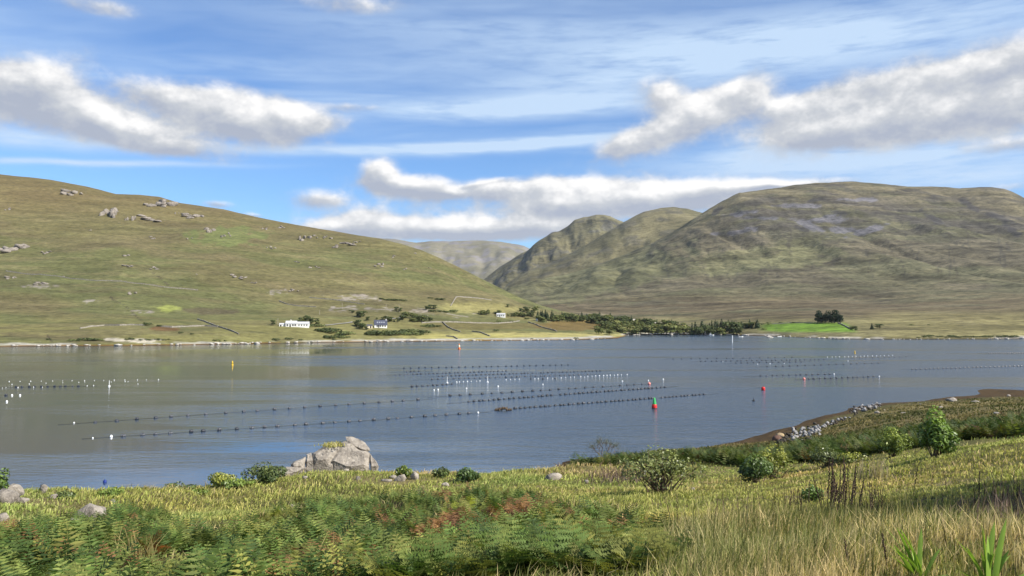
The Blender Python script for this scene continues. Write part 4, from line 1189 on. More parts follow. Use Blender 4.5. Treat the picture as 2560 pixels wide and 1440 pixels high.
# tangle of fouled floats at the head of the crowded line
M_MUSSEL = surf_mat('fouled_rope', (0.085, 0.06, 0.038), 0.9, 0.5, 6.0, bump=1.0, bscale=9.0, tint2=(0.03, 0.025, 0.02))
e = thing('float_tangle', 'brown weed-covered heap of sunken floats at the head of the crowded line', 'float heap', on_water(1257, 1026))
fm = [rock_mesh('fouled_float', 500 + i, 2, 4, 0.75, M_MUSSEL, 0.22) for i in range(4)]
for i in range(15):
    u = -1.6 + 3.2 * i / 14
    link('fouled_float', fm[i % 4], e, (u + R_(-.1, .1), R_(-.35, .35), R_(-0.1, 0.12) + 0.22 * math.exp(-(u - .1) ** 2)), (R_(-.4, .4), R_(-.4, .4), R_(0, 6)), (R_(.26, .42), R_(.22, .32), R_(.3, .5)))
for i in range(5):
    mb = MB(); x = R_(-1.3, 1.3); mb.tube([(x, R_(-.2, .2), 0), (x + R_(-.3, .3), R_(-.2, .2), R_(.5, .8))], 0.04, 5); link('stick', mb.mesh('stick', M_MUSSEL), e)

# ------------------------------------------------------------------ houses, boats, walls, poles
M_WALLW = surf_mat('white_render', (0.74, 0.72, 0.67), 0.85, 0.08, 0.8)
M_ROOFP = surf_mat('pale_slate', (0.42, 0.42, 0.42), 0.8, 0.15, 1.5)
M_SLATE = surf_mat('blue_slate', (0.055, 0.06, 0.085), 0.55, 0.2, 1.5)
M_GLASSD = surf_mat('dark_glass', (0.02, 0.022, 0.026), 0.1, 0.1, 1.0, spec=0.6)
M_STONEW = rock_mat('dry_stone', (0.29, 0.26, 0.21), (0.17, 0.155, 0.13), (0.38, 0.35, 0.29), 0.9)
M_POLE = surf_mat('tarred_pole', (0.30, 0.26, 0.20), 0.9, 0.2, 2.0)
M_ROADC = surf_mat('road_tar', (0.24, 0.225, 0.20), 0.95, 0.2, 0.4)

def gable_block(e, x0, x1, dep, eave, ridge, wallm, roofm, over=0.25, y0=0.0):
    mb = MB()
    vs = [(x0, y0, -2.5), (x1, y0, -2.5), (x1, y0 + dep, -2.5), (x0, y0 + dep, -2.5), (x0, y0, eave), (x1, y0, eave), (x1, y0 + dep, eave), (x0, y0 + dep, eave), (x0, y0 + dep / 2, ridge), (x1, y0 + dep / 2, ridge)]
    mb.add(vs, [(0, 1, 5, 4), (1, 2, 6, 9, 5), (2, 3, 7, 6), (3, 0, 4, 8, 7), (4, 5, 9, 8), (6, 7, 8, 9)])
    w = link('wall', mb.mesh('wall', wallm), e)
    mb = MB(); t = 0.16; o = over; sl = (ridge - eave) / (dep / 2)
    for s in (0, 1):
        ya, yb = (y0 - o, y0 + dep / 2) if s == 0 else (y0 + dep + o, y0 + dep / 2)
        za = eave - sl * o
        q = [(x0 - o, ya, za + .02), (x1 + o, ya, za + .02), (x1 + o, yb, ridge + .02), (x0 - o, yb, ridge + .02)]
        q2 = [(a, b, c + t) for a, b, c in q]
        mb.add(q + q2, [(0, 3, 2, 1), (4, 5, 6, 7), (0, 1, 5, 4), (1, 2, 6, 5), (2, 3, 7, 6), (3, 0, 4, 7)])
    r = link('roof', mb.mesh('roof', roofm), e)
    return w, r
def opening(w, name, x, z, sx, sz, y=0.0, mat=None, sill=True):
    mb = MB(); mb.box(x, y - 0.03, z, sx, 0.08, sz); o = link(name, mb.mesh(name, mat or M_GLASSD), w)
    if sill and name == 'window':
        mb = MB(); mb.box(x, y - 0.06, z - 0.12, sx + .2, 0.2, 0.1); link('sill', mb.mesh('sill', M_WALLW), o)
def chimney(r, x, y, z, h, mat):
    mb = MB(); mb.box(x, y, z, 0.8, 0.6, h); mb.box(x, y, z + h, 1.0, 0.8, 0.12); mb.lathe([(0.15, z + h + .12), (0.13, z + h + .5)], 8, off=(x, y, 0)); link('chimney', mb.mesh('chimney', mat), r)
p = HL.project(742, 818)
e = thing('cottage', 'long white cottage with pale roof in the grass above the shore', 'house', p + Vector((0, 0, 0.2)), rz=-math.atan2(p.x, p.y) * 0.6)
w, r = gable_block(e, -8.6, -0.2, 6.5, 2.7, 4.7, M_WALLW, M_ROOFP)
chimney(r, -4.9, 3.25, 4.5, 0.9, M_WALLW)
for x in (-7.2, -3.0, -1.2): opening(w, 'window', x, 0.9, 1.2, 1.2)
opening(w, 'door', -5.1, 0.0, 1.0, 2.1)
w, r = gable_block(e, 0.0, 9.2, 5.6, 2.5, 4.0, M_WALLW, M_ROOFP, y0=0.6)
for x in (1.6, 3.6, 5.6, 7.6): opening(w, 'window', x, 0.9, 0.8, 1.0, y=0.6)
w, r = gable_block(e, -13.6, -9.4, 4.0, 1.9, 2.9, M_WALLW, M_ROOFP, y0=1.2, over=0.15)
opening(w, 'door', -12.4, 0.0, 1.1, 1.7, y=1.2)

p = HL.project(952, 820)
e = thing('house', 'storey-and-a-half house with steep dark blue roof and four skylights', 'house', p + Vector((0, 0, 0.3)), rz=0.24)
w, r = gable_block(e, -5.2, 5.2, 7.0, 2.4, 6.2, M_WALLW, M_SLATE, 0.3)
for x in (-3.0, -0.3, 1.6, 3.6): opening(w, 'window', x, 0.7, 1.1, 1.2)
opening(w, 'door', -1.7, 0.0, 1.0, 2.1)
for x in (-2.7, -0.9, 0.9, 2.7):
    mb = MB(); z = 3.7; y = (z - 2.4) / 3.8 * 3.5 - 0.12
    mb.add([(x - .4, y, z + .2), (x + .4, y, z + .2), (x + .4, y + .75, z + 1.02), (x - .4, y + .75, z + 1.02), (x - .4, y - .1, z + .3), (x + .4, y - .1, z + .3), (x + .4, y + .65, z + 1.12), (x - .4, y + .65, z + 1.12)], [(4, 5, 6, 7), (0, 1, 5, 4), (1, 2, 6, 5), (2, 3, 7, 6), (3, 0, 4, 7)])
    link('skylight', mb.mesh('skylight', surf_mat('skylight_glass', (0.35, 0.37, 0.4), 0.2, 0.05) if 'skylight_glass' not in MATS else MATS['skylight_glass']), r)
chimney(r, 4.6, 3.5, 6.0, 0.8, M_WALLW)
p = HL.project(925, 821)
e = thing('shed', 'low cream outbuilding beside the dark blue roofed house', 'shed', p + Vector((0, 0, .2)), rz=0.2)
w, r = gable_block(e, -2.6, 2.0, 3.4, 2.0, 2.9, M_CREAM, M_SLATE, 0.15); opening(w, 'door', 0.6, 0, 1.0, 1.8)
p = HL.project(1252, 793)
e = thing('cottage', 'low white cottage half hidden by trees above the walled fields', 'house', p + Vector((0, 0, .5)), rz=-0.05)
w, r = gable_block(e, -4.4, 4.4, 5.0, 2.3, 3.6, M_WALLW, M_ROOFP, 0.2)
for x in (-3.0, 0.8, 2.9): opening(w, 'window', x, 0.9, 0.9, 1.0)
opening(w, 'door', -1.1, 0, 0.9, 2.0)
p = HL.project(1342, 803)
e = thing('shed', 'tiny white shed at the foot of the conifers', 'shed', p + Vector((0, 0, .2)))
w, r = gable_block(e, -0.9, 0.9, 1.8, 1.7, 2.3, M_WALLW, M_ROOFP, 0.1); opening(w, 'door', 0, 0, 0.7, 1.5)

# dry stone walls
def stone_wall(land, pts, lab, h=1.0, wdt=0.7, fn=None):
    P = []
    W_ = [(land.project(x, y) if fn is None else fn(x, y)) for x, y in pts]
    for a, b in zip(W_, W_[1:]):
        n = max(2, int((b - a).length / 2.2))
        P += [a + (b - a) * (i / n) for i in range(n)]
    P.append(W_[-1])
    for p_ in P: p_.z = land.z_at(p_.x, p_.y)
    vs = []; fs = []
    for i, q in enumerate(P):
        d = (P[min(i + 1, len(P) - 1)] - P[max(i - 1, 0)]); d.z = 0; d.normalize(); s = Vector((-d.y, d.x, 0))
        hh = h * R_(0.75, 1.15); jw = R_(-.08, .08)
        vs += [q - s * (wdt * .6) - Vector((0, 0, .5)), q - s * (wdt * (.42 + jw)) + Vector((0, 0, hh)), q + s * (wdt * (.42 + jw)) + Vector((0, 0, hh * R_(.95, 1.05))), q + s * (wdt * .6) - Vector((0, 0, .5))]
    for i in range(len(P) - 1):
        b = i * 4
        fs += [(b, b + 4, b + 5, b + 1), (b + 1, b + 5, b + 6, b + 2), (b + 2, b + 6, b + 7, b + 3)]
    fs += [(0, 1, 2, 3), (len(vs) - 1, len(vs) - 2, len(vs) - 3, len(vs) - 4)]
    thing('stone_wall', lab, 'wall', me=mesh_from('stone_wall', np.array([tuple(v) for v in vs]), fs, M_STONEW, smooth=False))
stone_wall(HL, [(200, 822), (230, 817), (262, 814), (300, 814), (335, 813), (362, 814)], 'dry stone wall curving along the lower slope to a dark bush')
stone_wall(HL, [(400, 817), (430, 819), (470, 817), (511, 815), (544, 818)], 'dry stone wall running level beyond the dark bush')
stone_wall(HL, [(494, 799), (520, 808), (544, 817), (597, 836)], 'dry stone wall dropping straight down to the shore field')
stone_wall(HL, [(1054, 808), (1105, 806), (1166, 807), (1210, 808), (1247, 809), (1274, 807), (1299, 803)], 'long pale dry stone wall along the top of the brown fields')
stone_wall(HL, [(1106, 806), (1121, 819), (1136, 826), (1151, 830)], 'short dry stone wall falling from the long pale wall')
stone_wall(HL, [(1180, 829), (1202, 832), (1225, 841)], 'dry stone wall crossing the tan shore field')
stone_wall(HL, [(1115, 841), (1135, 843), (1144, 848)], 'stub of dry stone wall ending at the shore')
stone_wall(HL, [(1320, 806), (1340, 812), (1363, 821), (1392, 829)], 'dry stone wall slanting down beside the reddish field')
stone_wall(HL, [(1126, 765), (1133, 755), (1141, 743), (1170, 744), (1202, 747), (1229, 751)], 'dry stone wall climbing the hill and turning along it')
stone_wall(HL, [(698, 753), (715, 760), (741, 765), (790, 768)], 'old tumbled wall above the long white cottage', 0.9)
stone_wall(HL, [(773, 744), (815, 748), (856, 753), (911, 761)], 'old field wall high above the two houses', 0.8)
stone_wall(HL, [(15, 678), (120, 689), (240, 702), (330, 708), (420, 719), (495, 726)], 'faint old boundary wall across the open hillside', 0.8, 0.9)
HRz = HR
stone_wall(HR, [(2095, 808), (2112, 815), (2126, 823)], 'dark field wall at the end of the mown green field')
stone_wall(HR, [(1925, 811), (1975, 808), (2033, 807)], 'low wall along the top of the mown green field', 0.8)

# lane to the houses
def lane(pts, wdt, lab):
    P = [HL.project(x, y) for x, y in pts]; Q = []
    for a, b in zip(P, P[1:]):
        n = max(2, int((b - a).length / 3)); Q += [a + (b - a) * (i / n) for i in range(n)]
    Q.append(P[-1]); vs = []; fs = []
    for i, q in enumerate(Q):
        d = Q[min(i + 1, len(Q) - 1)] - Q[max(i - 1, 0)]; d.z = 0; d.normalize(); s = Vector((-d.y, d.x, 0)) * wdt
        for sg in (-1, 1):
            v = q + s * sg; vs.append((v.x, v.y, max(HL.z_at(v.x, v.y), HL.z_at(q.x, q.y)) + 0.25))
    for i in range(len(Q) - 1): fs.append((2 * i, 2 * i + 2, 2 * i + 3, 2 * i + 1))
    o = link('road', mesh_from('road', np.array(vs), fs, M_ROADC), kind='structure')
lane([(795, 815), (832, 812), (858, 809), (884, 805)], 1.8, '')
lane([(975, 798), (990, 796.5), (1008, 794.5)], 1.8, '')

def pole(px, py, hpx, lab):
    p = HL.project(px, py); h = hpx * p.length / F
    e = thing('utility_pole', lab, 'pole', p)
    mb = MB(); mb.lathe([(0.17, -0.6), (0.15, h * .5), (0.12, h)], 8); link('shaft', mb.mesh('shaft', M_POLE), e)
    mb = MB(); mb.box(0, 0, h - 0.7, 1.5, 0.12, 0.14); [mb.lathe([(0.06, h - .56), (0.05, h - .4)], 6, off=(x, 0, 0)) for x in (-.6, 0, .6)]; link('crossarm', mb.mesh('crossarm', M_POLE), e)
for a in ((855.5, 773, 16, 'wooden utility pole on the bare rock ledge between the two houses'), (965.5, 773, 12, 'wooden utility pole on the ledge above the dark roofed house'), (998, 781, 20, 'tall wooden utility pole by the road bend past the dark roofed house'),
          (967.5, 803, 15, 'wooden utility pole behind the dark blue roof'), (799, 787, 12, 'thin utility pole on the slope above the lane'), (694.5, 812, 15, 'utility pole by the round tree next to the white cottage'),
          (791, 808, 9, 'short utility pole beside the trees behind the white cottage'), (1208, 785, 10, 'utility pole before the round trees above the walled fields'), (1242, 797, 9, 'thin pole in front of the hidden white cottage')):
    pole(*a)

# boats and quay at the head of the inlet
M_BOATD = surf_mat('dark_hull', (0.02, 0.022, 0.03), 0.5, 0.2, 1.0)
def boat(px, py, L, hullm, cabm, lab, rz=0.0, cabin=True):
    e = thing('boat', lab, 'boat', on_water(px, py), rz)
    sec = [(-.5, .30, .55), (-.3, .36, .5), (0, .38, .5), (.25, .30, .58), (.42, .14, .7), (.5, .02, .82)]
    vs = []; fs = []
    B = L * 0.36
    for u, b, zt in sec:
        b = b / .38 * B / 2; zt = zt * L * 0.26
        vs += [(u * L, -b, zt), (u * L * .97, -b * .6, -0.15), (u * L * .97, b * .6, -0.15), (u * L, b, zt), (u * L * .98, b * .82, zt * .55), (u * L * .98, -b * .82, zt * .55)]
    for i in range(len(sec) - 1):
        a = i * 6; c = a + 6
        for j in range(5): fs.append((a + j, c + j, c + j + 1, a + j + 1))
        fs.append((a + 5, c + 5, c, a))
    fs.append((0, 1, 2, 3, 4, 5))
    link('hull', mesh_from('hull', np.array(vs), fs, hullm, smooth=False), e)
    if cabin:
        mb = MB(); mb.box(-L * .12, 0, L * .07, L * .28, B * .6, L * .26); cb = link('wheelhouse', mb.mesh('wheelhouse', cabm), e)
        mb = MB(); mb.box(-L * .12, 0, L * .23, L * .285, B * .5, L * .06); link('window', mb.mesh('window', M_GLASSD), cb)
        mb = MB(); mb.tube([(-L * .12, 0, L * .33), (-L * .12, 0, L * .6)], 0.05, 6); link('mast', mb.mesh('mast', M_WHITEP), e)
    else:
        mb = MB(); [mb.box(x * L, 0, L * .07, L * .06, B * .8, .05) for x in (-.25, .05)]; link('thwart', mb.mesh('thwart', M_POLE), e)
boat(1765, 838.8, 6.5, M_BOATD, M_BOATD, 'dark-hulled fishing boat moored at the pale rocks', 0.2)
boat(1778, 838.6, 5.5, M_WHITEP, M_WHITEP, 'white boat with cabin moored beside the dark-hulled one', -0.3)
boat(1853, 842.5, 4.0, M_WHITEP, M_WHITEP, 'small open white boat off the dark trees', 0.1, False)
boat(1950, 842.0, 4.4, M_WHITEP, M_WHITEP, 'small open pale boat off the mown green field', 0.4, False)
p = on_water(1924, 844); thing('islet', 'pale yellowish rock islet beside the small pale boat', 'rock', p - Vector((0, 0, .3)), 0.2, (4.0, 2.5, 2.0), me=rock_mesh('islet', 611, 2, 8, 0.55, M_PALE, 0.1))
for i, (x, y, w, h, lab) in enumerate([(1735, 838, 24, 7, 'broad pale rock shelf beside the moored boats'), (1752, 838, 22, 9, 'sloping pale rock behind the dark-hulled boat'), (1792, 838.5, 26, 8, 'pale rock hump beside the white cabin boat'), (1820, 839, 22, 4, 'low pale rock ledge under the dark trees')]):
    a, t_ = azel(x, 840); r = HR.knots(a)[0][1] + 3; p = Vector((r * math.sin(a), r * math.cos(a), 0)); k = r / F
    thing('rock_shelf', lab, 'rock', p - Vector((0, 0, .2)), R_(-.2, .2), (w * k * .5, 4.0, h * k * 0.9), me=RP[i])
for i, (x, y, w, h, lab) in enumerate([(1585, 801, 30, 6, 'smooth pale rock hump among the conifers'), (1637, 808, 36, 7, 'broad pale rock hump above the leafy wood'), (1490, 804, 26, 6, 'pale rock hump at the edge of the reddish field'), (1528, 806, 8, 9, 'upright white rock between the conifers')]):
    ld = HL if x < 1530 else HR
    p = ld.project(x, y + h / 2); k = p.length / F
    thing('rock_hump', lab, 'rock', p - Vector((0, 0, .3)), 0.1, (w * k * .5, 5.0, h * k * 1.1), me=RP[i])

# ------------------------------------------------------------------ trees across the water
M_FARLEAF = leaf_mat('far_foliage', 0.7, 0.25, 0.1, 0.3, 0.25)
M_BARK = surf_mat('bark', (0.10, 0.08, 0.06), 0.95, 0.3, 3.0)
def cards(P, N, size, cols, r, aspect=1.0, jit=0.6):
    """a quad leaf clump at every P, facing roughly along N"""
    n = len(P)
    Nn = N + r.normal(size=(n, 3)) * jit
    Nn /= np.linalg.norm(Nn, axis=1)[:, None] + 1e-9
    U = np.cross(Nn, r.normal(size=(n, 3))); U /= np.linalg.norm(U, axis=1)[:, None] + 1e-9
    Wv = np.cross(Nn, U)
    s = (np.ones(n) * size)[:, None] if np.isscalar(size) else np.asarray(size)[:, None]
    V = np.stack([P - U * s, P - Wv * s * aspect * 0.55 + Nn * s * .12, P + U * s, P + Wv * s * aspect * 0.55 + Nn * s * .12], 1).reshape(-1, 3)
    Fq = np.arange(4 * n).reshape(n, 4)
    return V, Fq, np.repeat(cols, 4, axis=0)
def broadleaf(seed, col, n=420, lobes=9):
    """unit-height tree: crown mesh and trunk mesh"""
    r = np.random.default_rng(seed)
    P = []; N = []
    C = [(r.uniform(-.26, .26), r.uniform(-.26, .26), r.uniform(.16, .76), r.uniform(.2, .30)) for _ in range(lobes)]
    for x, y, z, rad in C:
        k = n // lobes
        d = r.normal(size=(k, 3)); d /= np.linalg.norm(d, axis=1)[:, None]
        d[:, 2] = np.abs(d[:, 2]) * .9 + d[:, 2] * .1
        q = np.array([x, y, z]) + d * rad * r.uniform(.75, 1.05, (k, 1)) * np.array([1, 1, .85])
        P.append(q); N.append(d)
    P = np.concatenate(P); N = np.concatenate(N)
    cc = np.array(col) * r.uniform(.65, 1.3, (len(P), 1)) * np.array([1, 1, 1])
    cc[:, 0] *= r.uniform(.85, 1.2, len(P))
    V, Fq, cv = cards(P, N, r.uniform(.06, .12, len(P)), cc, r)
    crown = mesh_from('crown', V, Fq, M_FARLEAF, col=cv, smooth=False)
    mb = MB(); mb.tube([(0, 0, -.06), (0.01, 0, .2), (.03, .02, .55)], [.035, .028, .012], 6)
    for x, y, z, rad in C[:4]: mb.tube([(0.01, 0, .25), (x * .6, y * .6, z * .85), (x, y, z)], [.018, .012, .005], 5)
    return crown, mb.mesh('trunk', M_BARK)
def conifer(seed, col, n=300, wid=0.2):
    r = np.random.default_rng(seed)
    z = 1 - np.sqrt(r.uniform(0.0, 1.0, n)) * .97
    rad = wid * (1 - z) ** .8 * r.uniform(.55, 1.1, n) + .008
    lay = .12 * np.sin(z * 42)
    a = r.uniform(0, 2 * np.pi, n)
    P = np.stack([rad * np.cos(a), rad * np.sin(a), z + lay * .08 - rad * .25], 1)
    N = np.stack([np.cos(a), np.sin(a), np.full(n, .8)], 1)
    cc = np.array(col) * r.uniform(.6, 1.35, (n, 1))
    V, Fq, cv = cards(P, N, r.uniform(.045, .085, n) * (1.2 - .6 * z), cc, r, 1.0, .4)
    crown = mesh_from('crown', V, Fq, M_FARLEAF, col=cv, smooth=False)
    mb = MB(); mb.tube([(0, 0, -.05), (0, 0, .5), (0, 0, .97)], [.02, .014, .003], 6)
    return crown, mb.mesh('trunk', M_BARK)
def pine(seed, col):
    r = np.random.default_rng(seed); n = 280
    P = []; N = []
    for k in range(7):
        c = np.array([r.uniform(-.13, .13), r.uniform(-.13, .13), r.uniform(.18, .86)]); d = r.normal(size=(n // 7, 3)); d /= np.linalg.norm(d, axis=1)[:, None]
        P.append(c + d * np.array([.15, .15, .13])); N.append(d)
    P = np.concatenate(P); N = np.concatenate(N)
    cc = np.array(col) * r.uniform(.6, 1.3, (len(P), 1))
    V, Fq, cv = cards(P, N, r.uniform(.035, .07, len(P)), cc, r)
    mb = MB(); mb.tube([(0, 0, -.05), (.01, 0, .5), (0, .01, .9)], [.026, .018, .006], 6)
    return mesh_from('crown', V, Fq, M_FARLEAF, col=cv, smooth=False), mb.mesh('trunk', M_BARK)
def bushm(seed, col, n=130):
    r = np.random.default_rng(seed)
    P = []; N = []
    for k in range(5):
        c = np.array([r.uniform(-.55, .55), r.uniform(-.35, .35), r.uniform(.25, .5)]); d = r.normal(size=(n // 5, 3)); d /= np.linalg.norm(d, axis=1)[:, None]; d[:, 2] = np.abs(d[:, 2])
        P.append(c * np.array([1, 1, .9]) + d * np.array([.42, .38, .42])); N.append(d)
    P = np.concatenate(P); N = np.concatenate(N)
    cc = np.array(col) * r.uniform(.6, 1.35, (len(P), 1))
    V, Fq, cv = cards(P, N, r.uniform(.10, .2, len(P)), cc, r)
    return mesh_from('foliage', V, Fq, M_FARLEAF, col=cv, smooth=False)
DK = (0.085, 0.105, 0.042); MG = (0.145, 0.165, 0.060); PG = (0.20, 0.215, 0.08); CF = (0.052, 0.074, 0.036); PN = (0.032, 0.050, 0.030)
BL = [broadleaf(700 + i, (DK, DK, MG, MG, PG, MG)[i]) for i in range(6)]
CN = [conifer(720 + i, CF, wid=(.20, .17, .24)[i % 3]) for i in range(5)]
PI = [pine(740 + i, PN) for i in range(4)]
BU = [bushm(760 + i, (DK, DK, MG, MG, PG)[i]) for i in range(5)]
def plant(kindset, px, py, hpx, lab, group, wide=1.0, name='tree', land=None):
    ld = land or (HL if px < 1532 else HR)
    p = ld.project(px, py); h = hpx * p.length / F
    s = h * R_(.9, 1.1)
    m = kindset[random.randrange(len(kindset))]
    if isinstance(m, tuple):
        e = thing(name, lab, 'tree', p, R_(0, 6.28), (s * wide, s * wide, s), group)
        link('crown', m[0], e); link('trunk', m[1], e)
    else:
        thing('shrub', lab, 'shrub', p - Vector((0, 0, .1 * s)), R_(-.5, .5), (s * 1.2 * wide, s * 1.0 * wide, s), group, m)
def rowp(kind, x0, x1, n, yf, hf, lab, wide=1.0, name='tree', jx=3, jy=1.5, land=None):
    for i in range(n):
        px = x0 + (x1 - x0) * (i + .5) / n + R_(-jx, jx) * 1.7
        plant(kind, px, (yf(px) if callable(yf) else yf) + R_(-jy, jy), hf * R_(.55, 1.22), lab, lab + ' group', wide * R_(.8, 1.35), name, land)
rowp(BL[2:], 1497, 1718, 26, 836, 22, 'leafy tree along the water edge of the wood', 1.35, 'broadleaf_tree', 4, 1.5)
rowp(BL, 1495, 1708, 28, lambda x: 824 + (x - 1500) * .01, 22, 'leafy tree in the upper row of the wood', 1.3, 'broadleaf_tree', 5, 3)
rowp(BL[:4], 1392, 1500, 12, 804, 12, 'rounded tree fronting the dark conifer belt', 1.4, 'broadleaf_tree')
rowp(BL[:3], 1386, 1502, 22, 801, 16, 'dark leafy tree in the belt behind the reddish field', 1.4, 'broadleaf_tree')
rowp(CN, 1388, 1502, 9, 800, 20, 'conifer in the dark belt behind the reddish field', 1.15, 'conifer')
rowp(BL[:3], 1484, 1582, 16, 810, 21, 'dark leafy tree on the rise above the wood', 1.35, 'broadleaf_tree')
rowp(CN, 1484, 1580, 10, 809, 27, 'conifer standing above the leafy wood', 1.15, 'conifer', 4, 2)
rowp(BL[:3], 1586, 1684, 12, 814, 16, 'dark leafy tree in the thin row past the pale rock hump', 1.4, 'broadleaf_tree')
rowp(CN, 1588, 1682, 6, 813, 21, 'conifer in the thin row past the pale rock hump', 1.1, 'conifer')
rowp(BL[:3], 1724, 1812, 12, 837, 23, 'dark leafy tree under the tall conifers by the boats', 1.3, 'broadleaf_tree')
rowp(CN, 1727, 1808, 12, 836, 36, 'tall conifer behind the moored boats', 1.0, 'conifer', 3, 2)
rowp(BL[:3], 1818, 1896, 10, 820, 15, 'dark leafy tree in the clump beyond the shore trees', 1.4, 'broadleaf_tree')
rowp(CN, 1820, 1894, 8, 819, 20, 'conifer in the clump beyond the dark shore trees', 1.2, 'conifer', 3, 2)
rowp(BL[:2], 1812, 1850, 5, 836, 24, 'dark leafy tree on the shore by the beacon post', 1.2, 'broadleaf_tree', 2, 1)
rowp(PI, 2040, 2108, 12, 808, 24, 'dark pine in the square plantation above the mown field', 1.2, 'pine_tree', 2, .6)
rowp(PI, 2042, 2106, 10, 805.5, 23, 'dark pine in the square plantation above the mown field', 1.2, 'pine_tree', 2, .6)
for a in ((BL[:2], 2131, 827, 12, 'left'), ):
    plant(BL[:2], 2131, 827, 12, 'dark round tree at the end of the field wall', None, 1.2, 'broadleaf_tree'); plant(BL[:2], 2139, 827, 11, 'smaller tree leaning on the round one by the field wall', None, 1.0, 'broadleaf_tree')
plant(CN, 2180, 823, 14, 'lone bushy conifer on the pale grass shelf', None, 1.7, 'conifer'); plant(BL[:2], 2199, 821, 11, 'flat-topped tree beside the lone conifer', None, 2.0, 'broadleaf_tree')
for x, y, h, l in ((1907, 812, 6, 'small round bush at the corner of the mown field'), (1924, 812, 9, 'larger round bush at the corner of the mown field'), (1951, 809, 5, 'little bush on the wall of the mown field'), (1910, 825, 6, 'low bush on the grass before the mown field'), (1984, 808, 4, 'tiny bush on top of the mown field'), (2279, 814, 4, 'small dark bush alone on the grass shelf'), (2322, 813, 3, 'tiny dark bush further along the grass shelf'), (1718, 834, 9, 'bright yellow-green bush at the edge of the wood')):
    plant(BU[4:] if x == 1718 else BU[:3], x, y, h, l, None)
rowp(BU[:2], 2295, 2335, 6, 843.5, 5.5, 'dark scrub clump on the shore bank past the grass shelf', 1.3)
rowp(BU[:2], 2340, 2555, 22, 843.5, 5.0, 'dark scrub bush in the long shore hedge', 1.4)
rowp(CN, 1338, 1380, 8, 797, 25, 'tall conifer in the clump by the tiny white shed', 1.1, 'conifer', 2, 2)
rowp(BL[2:], 1345, 1390, 6, 804, 13, 'rounded tree in front of the conifer clump', 1.3, 'broadleaf_tree')
rowp(BL, 1295, 1335, 5, 781, 14, 'tree on the rise above the hidden cottage', 1.2, 'broadleaf_tree')
rowp(BL, 1265, 1338, 10, 792, 12, 'tree in the belt beside the hidden cottage', 1.4, 'broadleaf_tree')
rowp(BL, 1195, 1250, 6, 786, 12, 'round tree above the walled fields', 1.4, 'broadleaf_tree')
plant(BL[:2], 1270, 768, 8, 'lone round tree on the open slope above the fields', None, 1.3, 'broadleaf_tree')
for x, y, h, l in ((1359, 807, 8, 'round bush below the conifer clump'), (1249, 806, 8, 'bush on the long pale wall'), (1278, 806, 5, 'small bush near the end of the long pale wall'), (1240, 829, 8, 'lone brown bush in the tan shore field'), (1318, 799, 7, 'bush beside the lane under the hidden cottage'), (1330, 848, 4, 'low scrub on the tan shore bank'), (1440, 848, 6, 'scrub clump near the tip of the spit')):
    plant(BU[:3], x, y, h, l, None, land=HL)
rowp(BL[:3], 1042, 1080, 7, 804, 17, 'tree in the dense clump beside the long pale wall', 1.25, 'broadleaf_tree')
rowp(BU[:3], 1060, 1098, 6, 818, 8, 'bush below the long pale wall', 1.2)
rowp(BL[:2], 1066, 1090, 3, 774, 10, 'tree at the edge of the rock ledge', 1.3, 'broadleaf_tree')
rowp(BU[:3], 1085, 1138, 8, 781, 7, 'hedge bush behind the rock ledge', 1.3)
rowp(BU[:2], 945, 1010, 9, lambda x: 748 + (x - 945) * .09, 6, 'dark scrub strip on the open slope', 1.4)
rowp(BU[:2], 1075, 1112, 5, lambda x: 745 + (x - 1075) * .17, 5.5, 'dark scrub patch higher on the slope', 1.3)
plant(BL[:2], 683, 813, 14, 'round dark tree beside the white cottage', None, 1.3, 'broadleaf_tree')
rowp(BL[:3], 745, 800, 10, lambda x: 806 + abs(x - 765) * .1, 16, 'tree in the grove behind the white cottage', 1.3, 'broadleaf_tree', 4, 5)
rowp(BU[:3], 775, 800, 4, 817, 8, 'bush at the end of the white cottage lane', 1.1)
rowp(BU[:3], 800, 870, 12, lambda x: 828 + (x - 800) * .12, 11, 'bush in the thicket below the lane', 1.3, jy=5)
rowp(BU[:3], 812, 872, 8, 845, 9, 'bush at the foot of the thicket by the shore', 1.2)
rowp(BL[:2], 885, 925, 7, lambda x: 785 + (x - 885) * .4, 14, 'tree on the bank above the dark roofed house', 1.2, 'broadleaf_tree', 3, 4)
rowp(BL[:2], 884, 916, 6, lambda x: 812 + (x - 884) * .45, 14, 'tree screening the gable of the dark roofed house', 1.2, 'broadleaf_tree', 2, 3)
rowp(BU[:3], 918, 1062, 20, 837, 13, 'bush in the long hedge below the dark roofed house', 1.15, jy=2)
rowp(BU[:3], 1000, 1060, 8, 831, 12, 'bush behind the long hedge', 1.15)
rowp(BL[:2], 970, 992, 4, 806, 12, 'garden tree beside the dark blue roof', 1.2, 'broadleaf_tree')
rowp(BL[:3], 942, 962, 3, 799, 10, 'tree behind the dark blue roof', 1.2, 'broadleaf_tree')
rowp(BL[:3], 1003, 1042, 9, lambda x: 796 + (x - 1003) * .2, 15, 'tree in the thick clump past the road bend', 1.25, 'broadleaf_tree', 3, 5)
rowp(BL[:2], 985, 1006, 3, 779, 10, 'tree by the tall pole at the road bend', 1.2, 'broadleaf_tree')
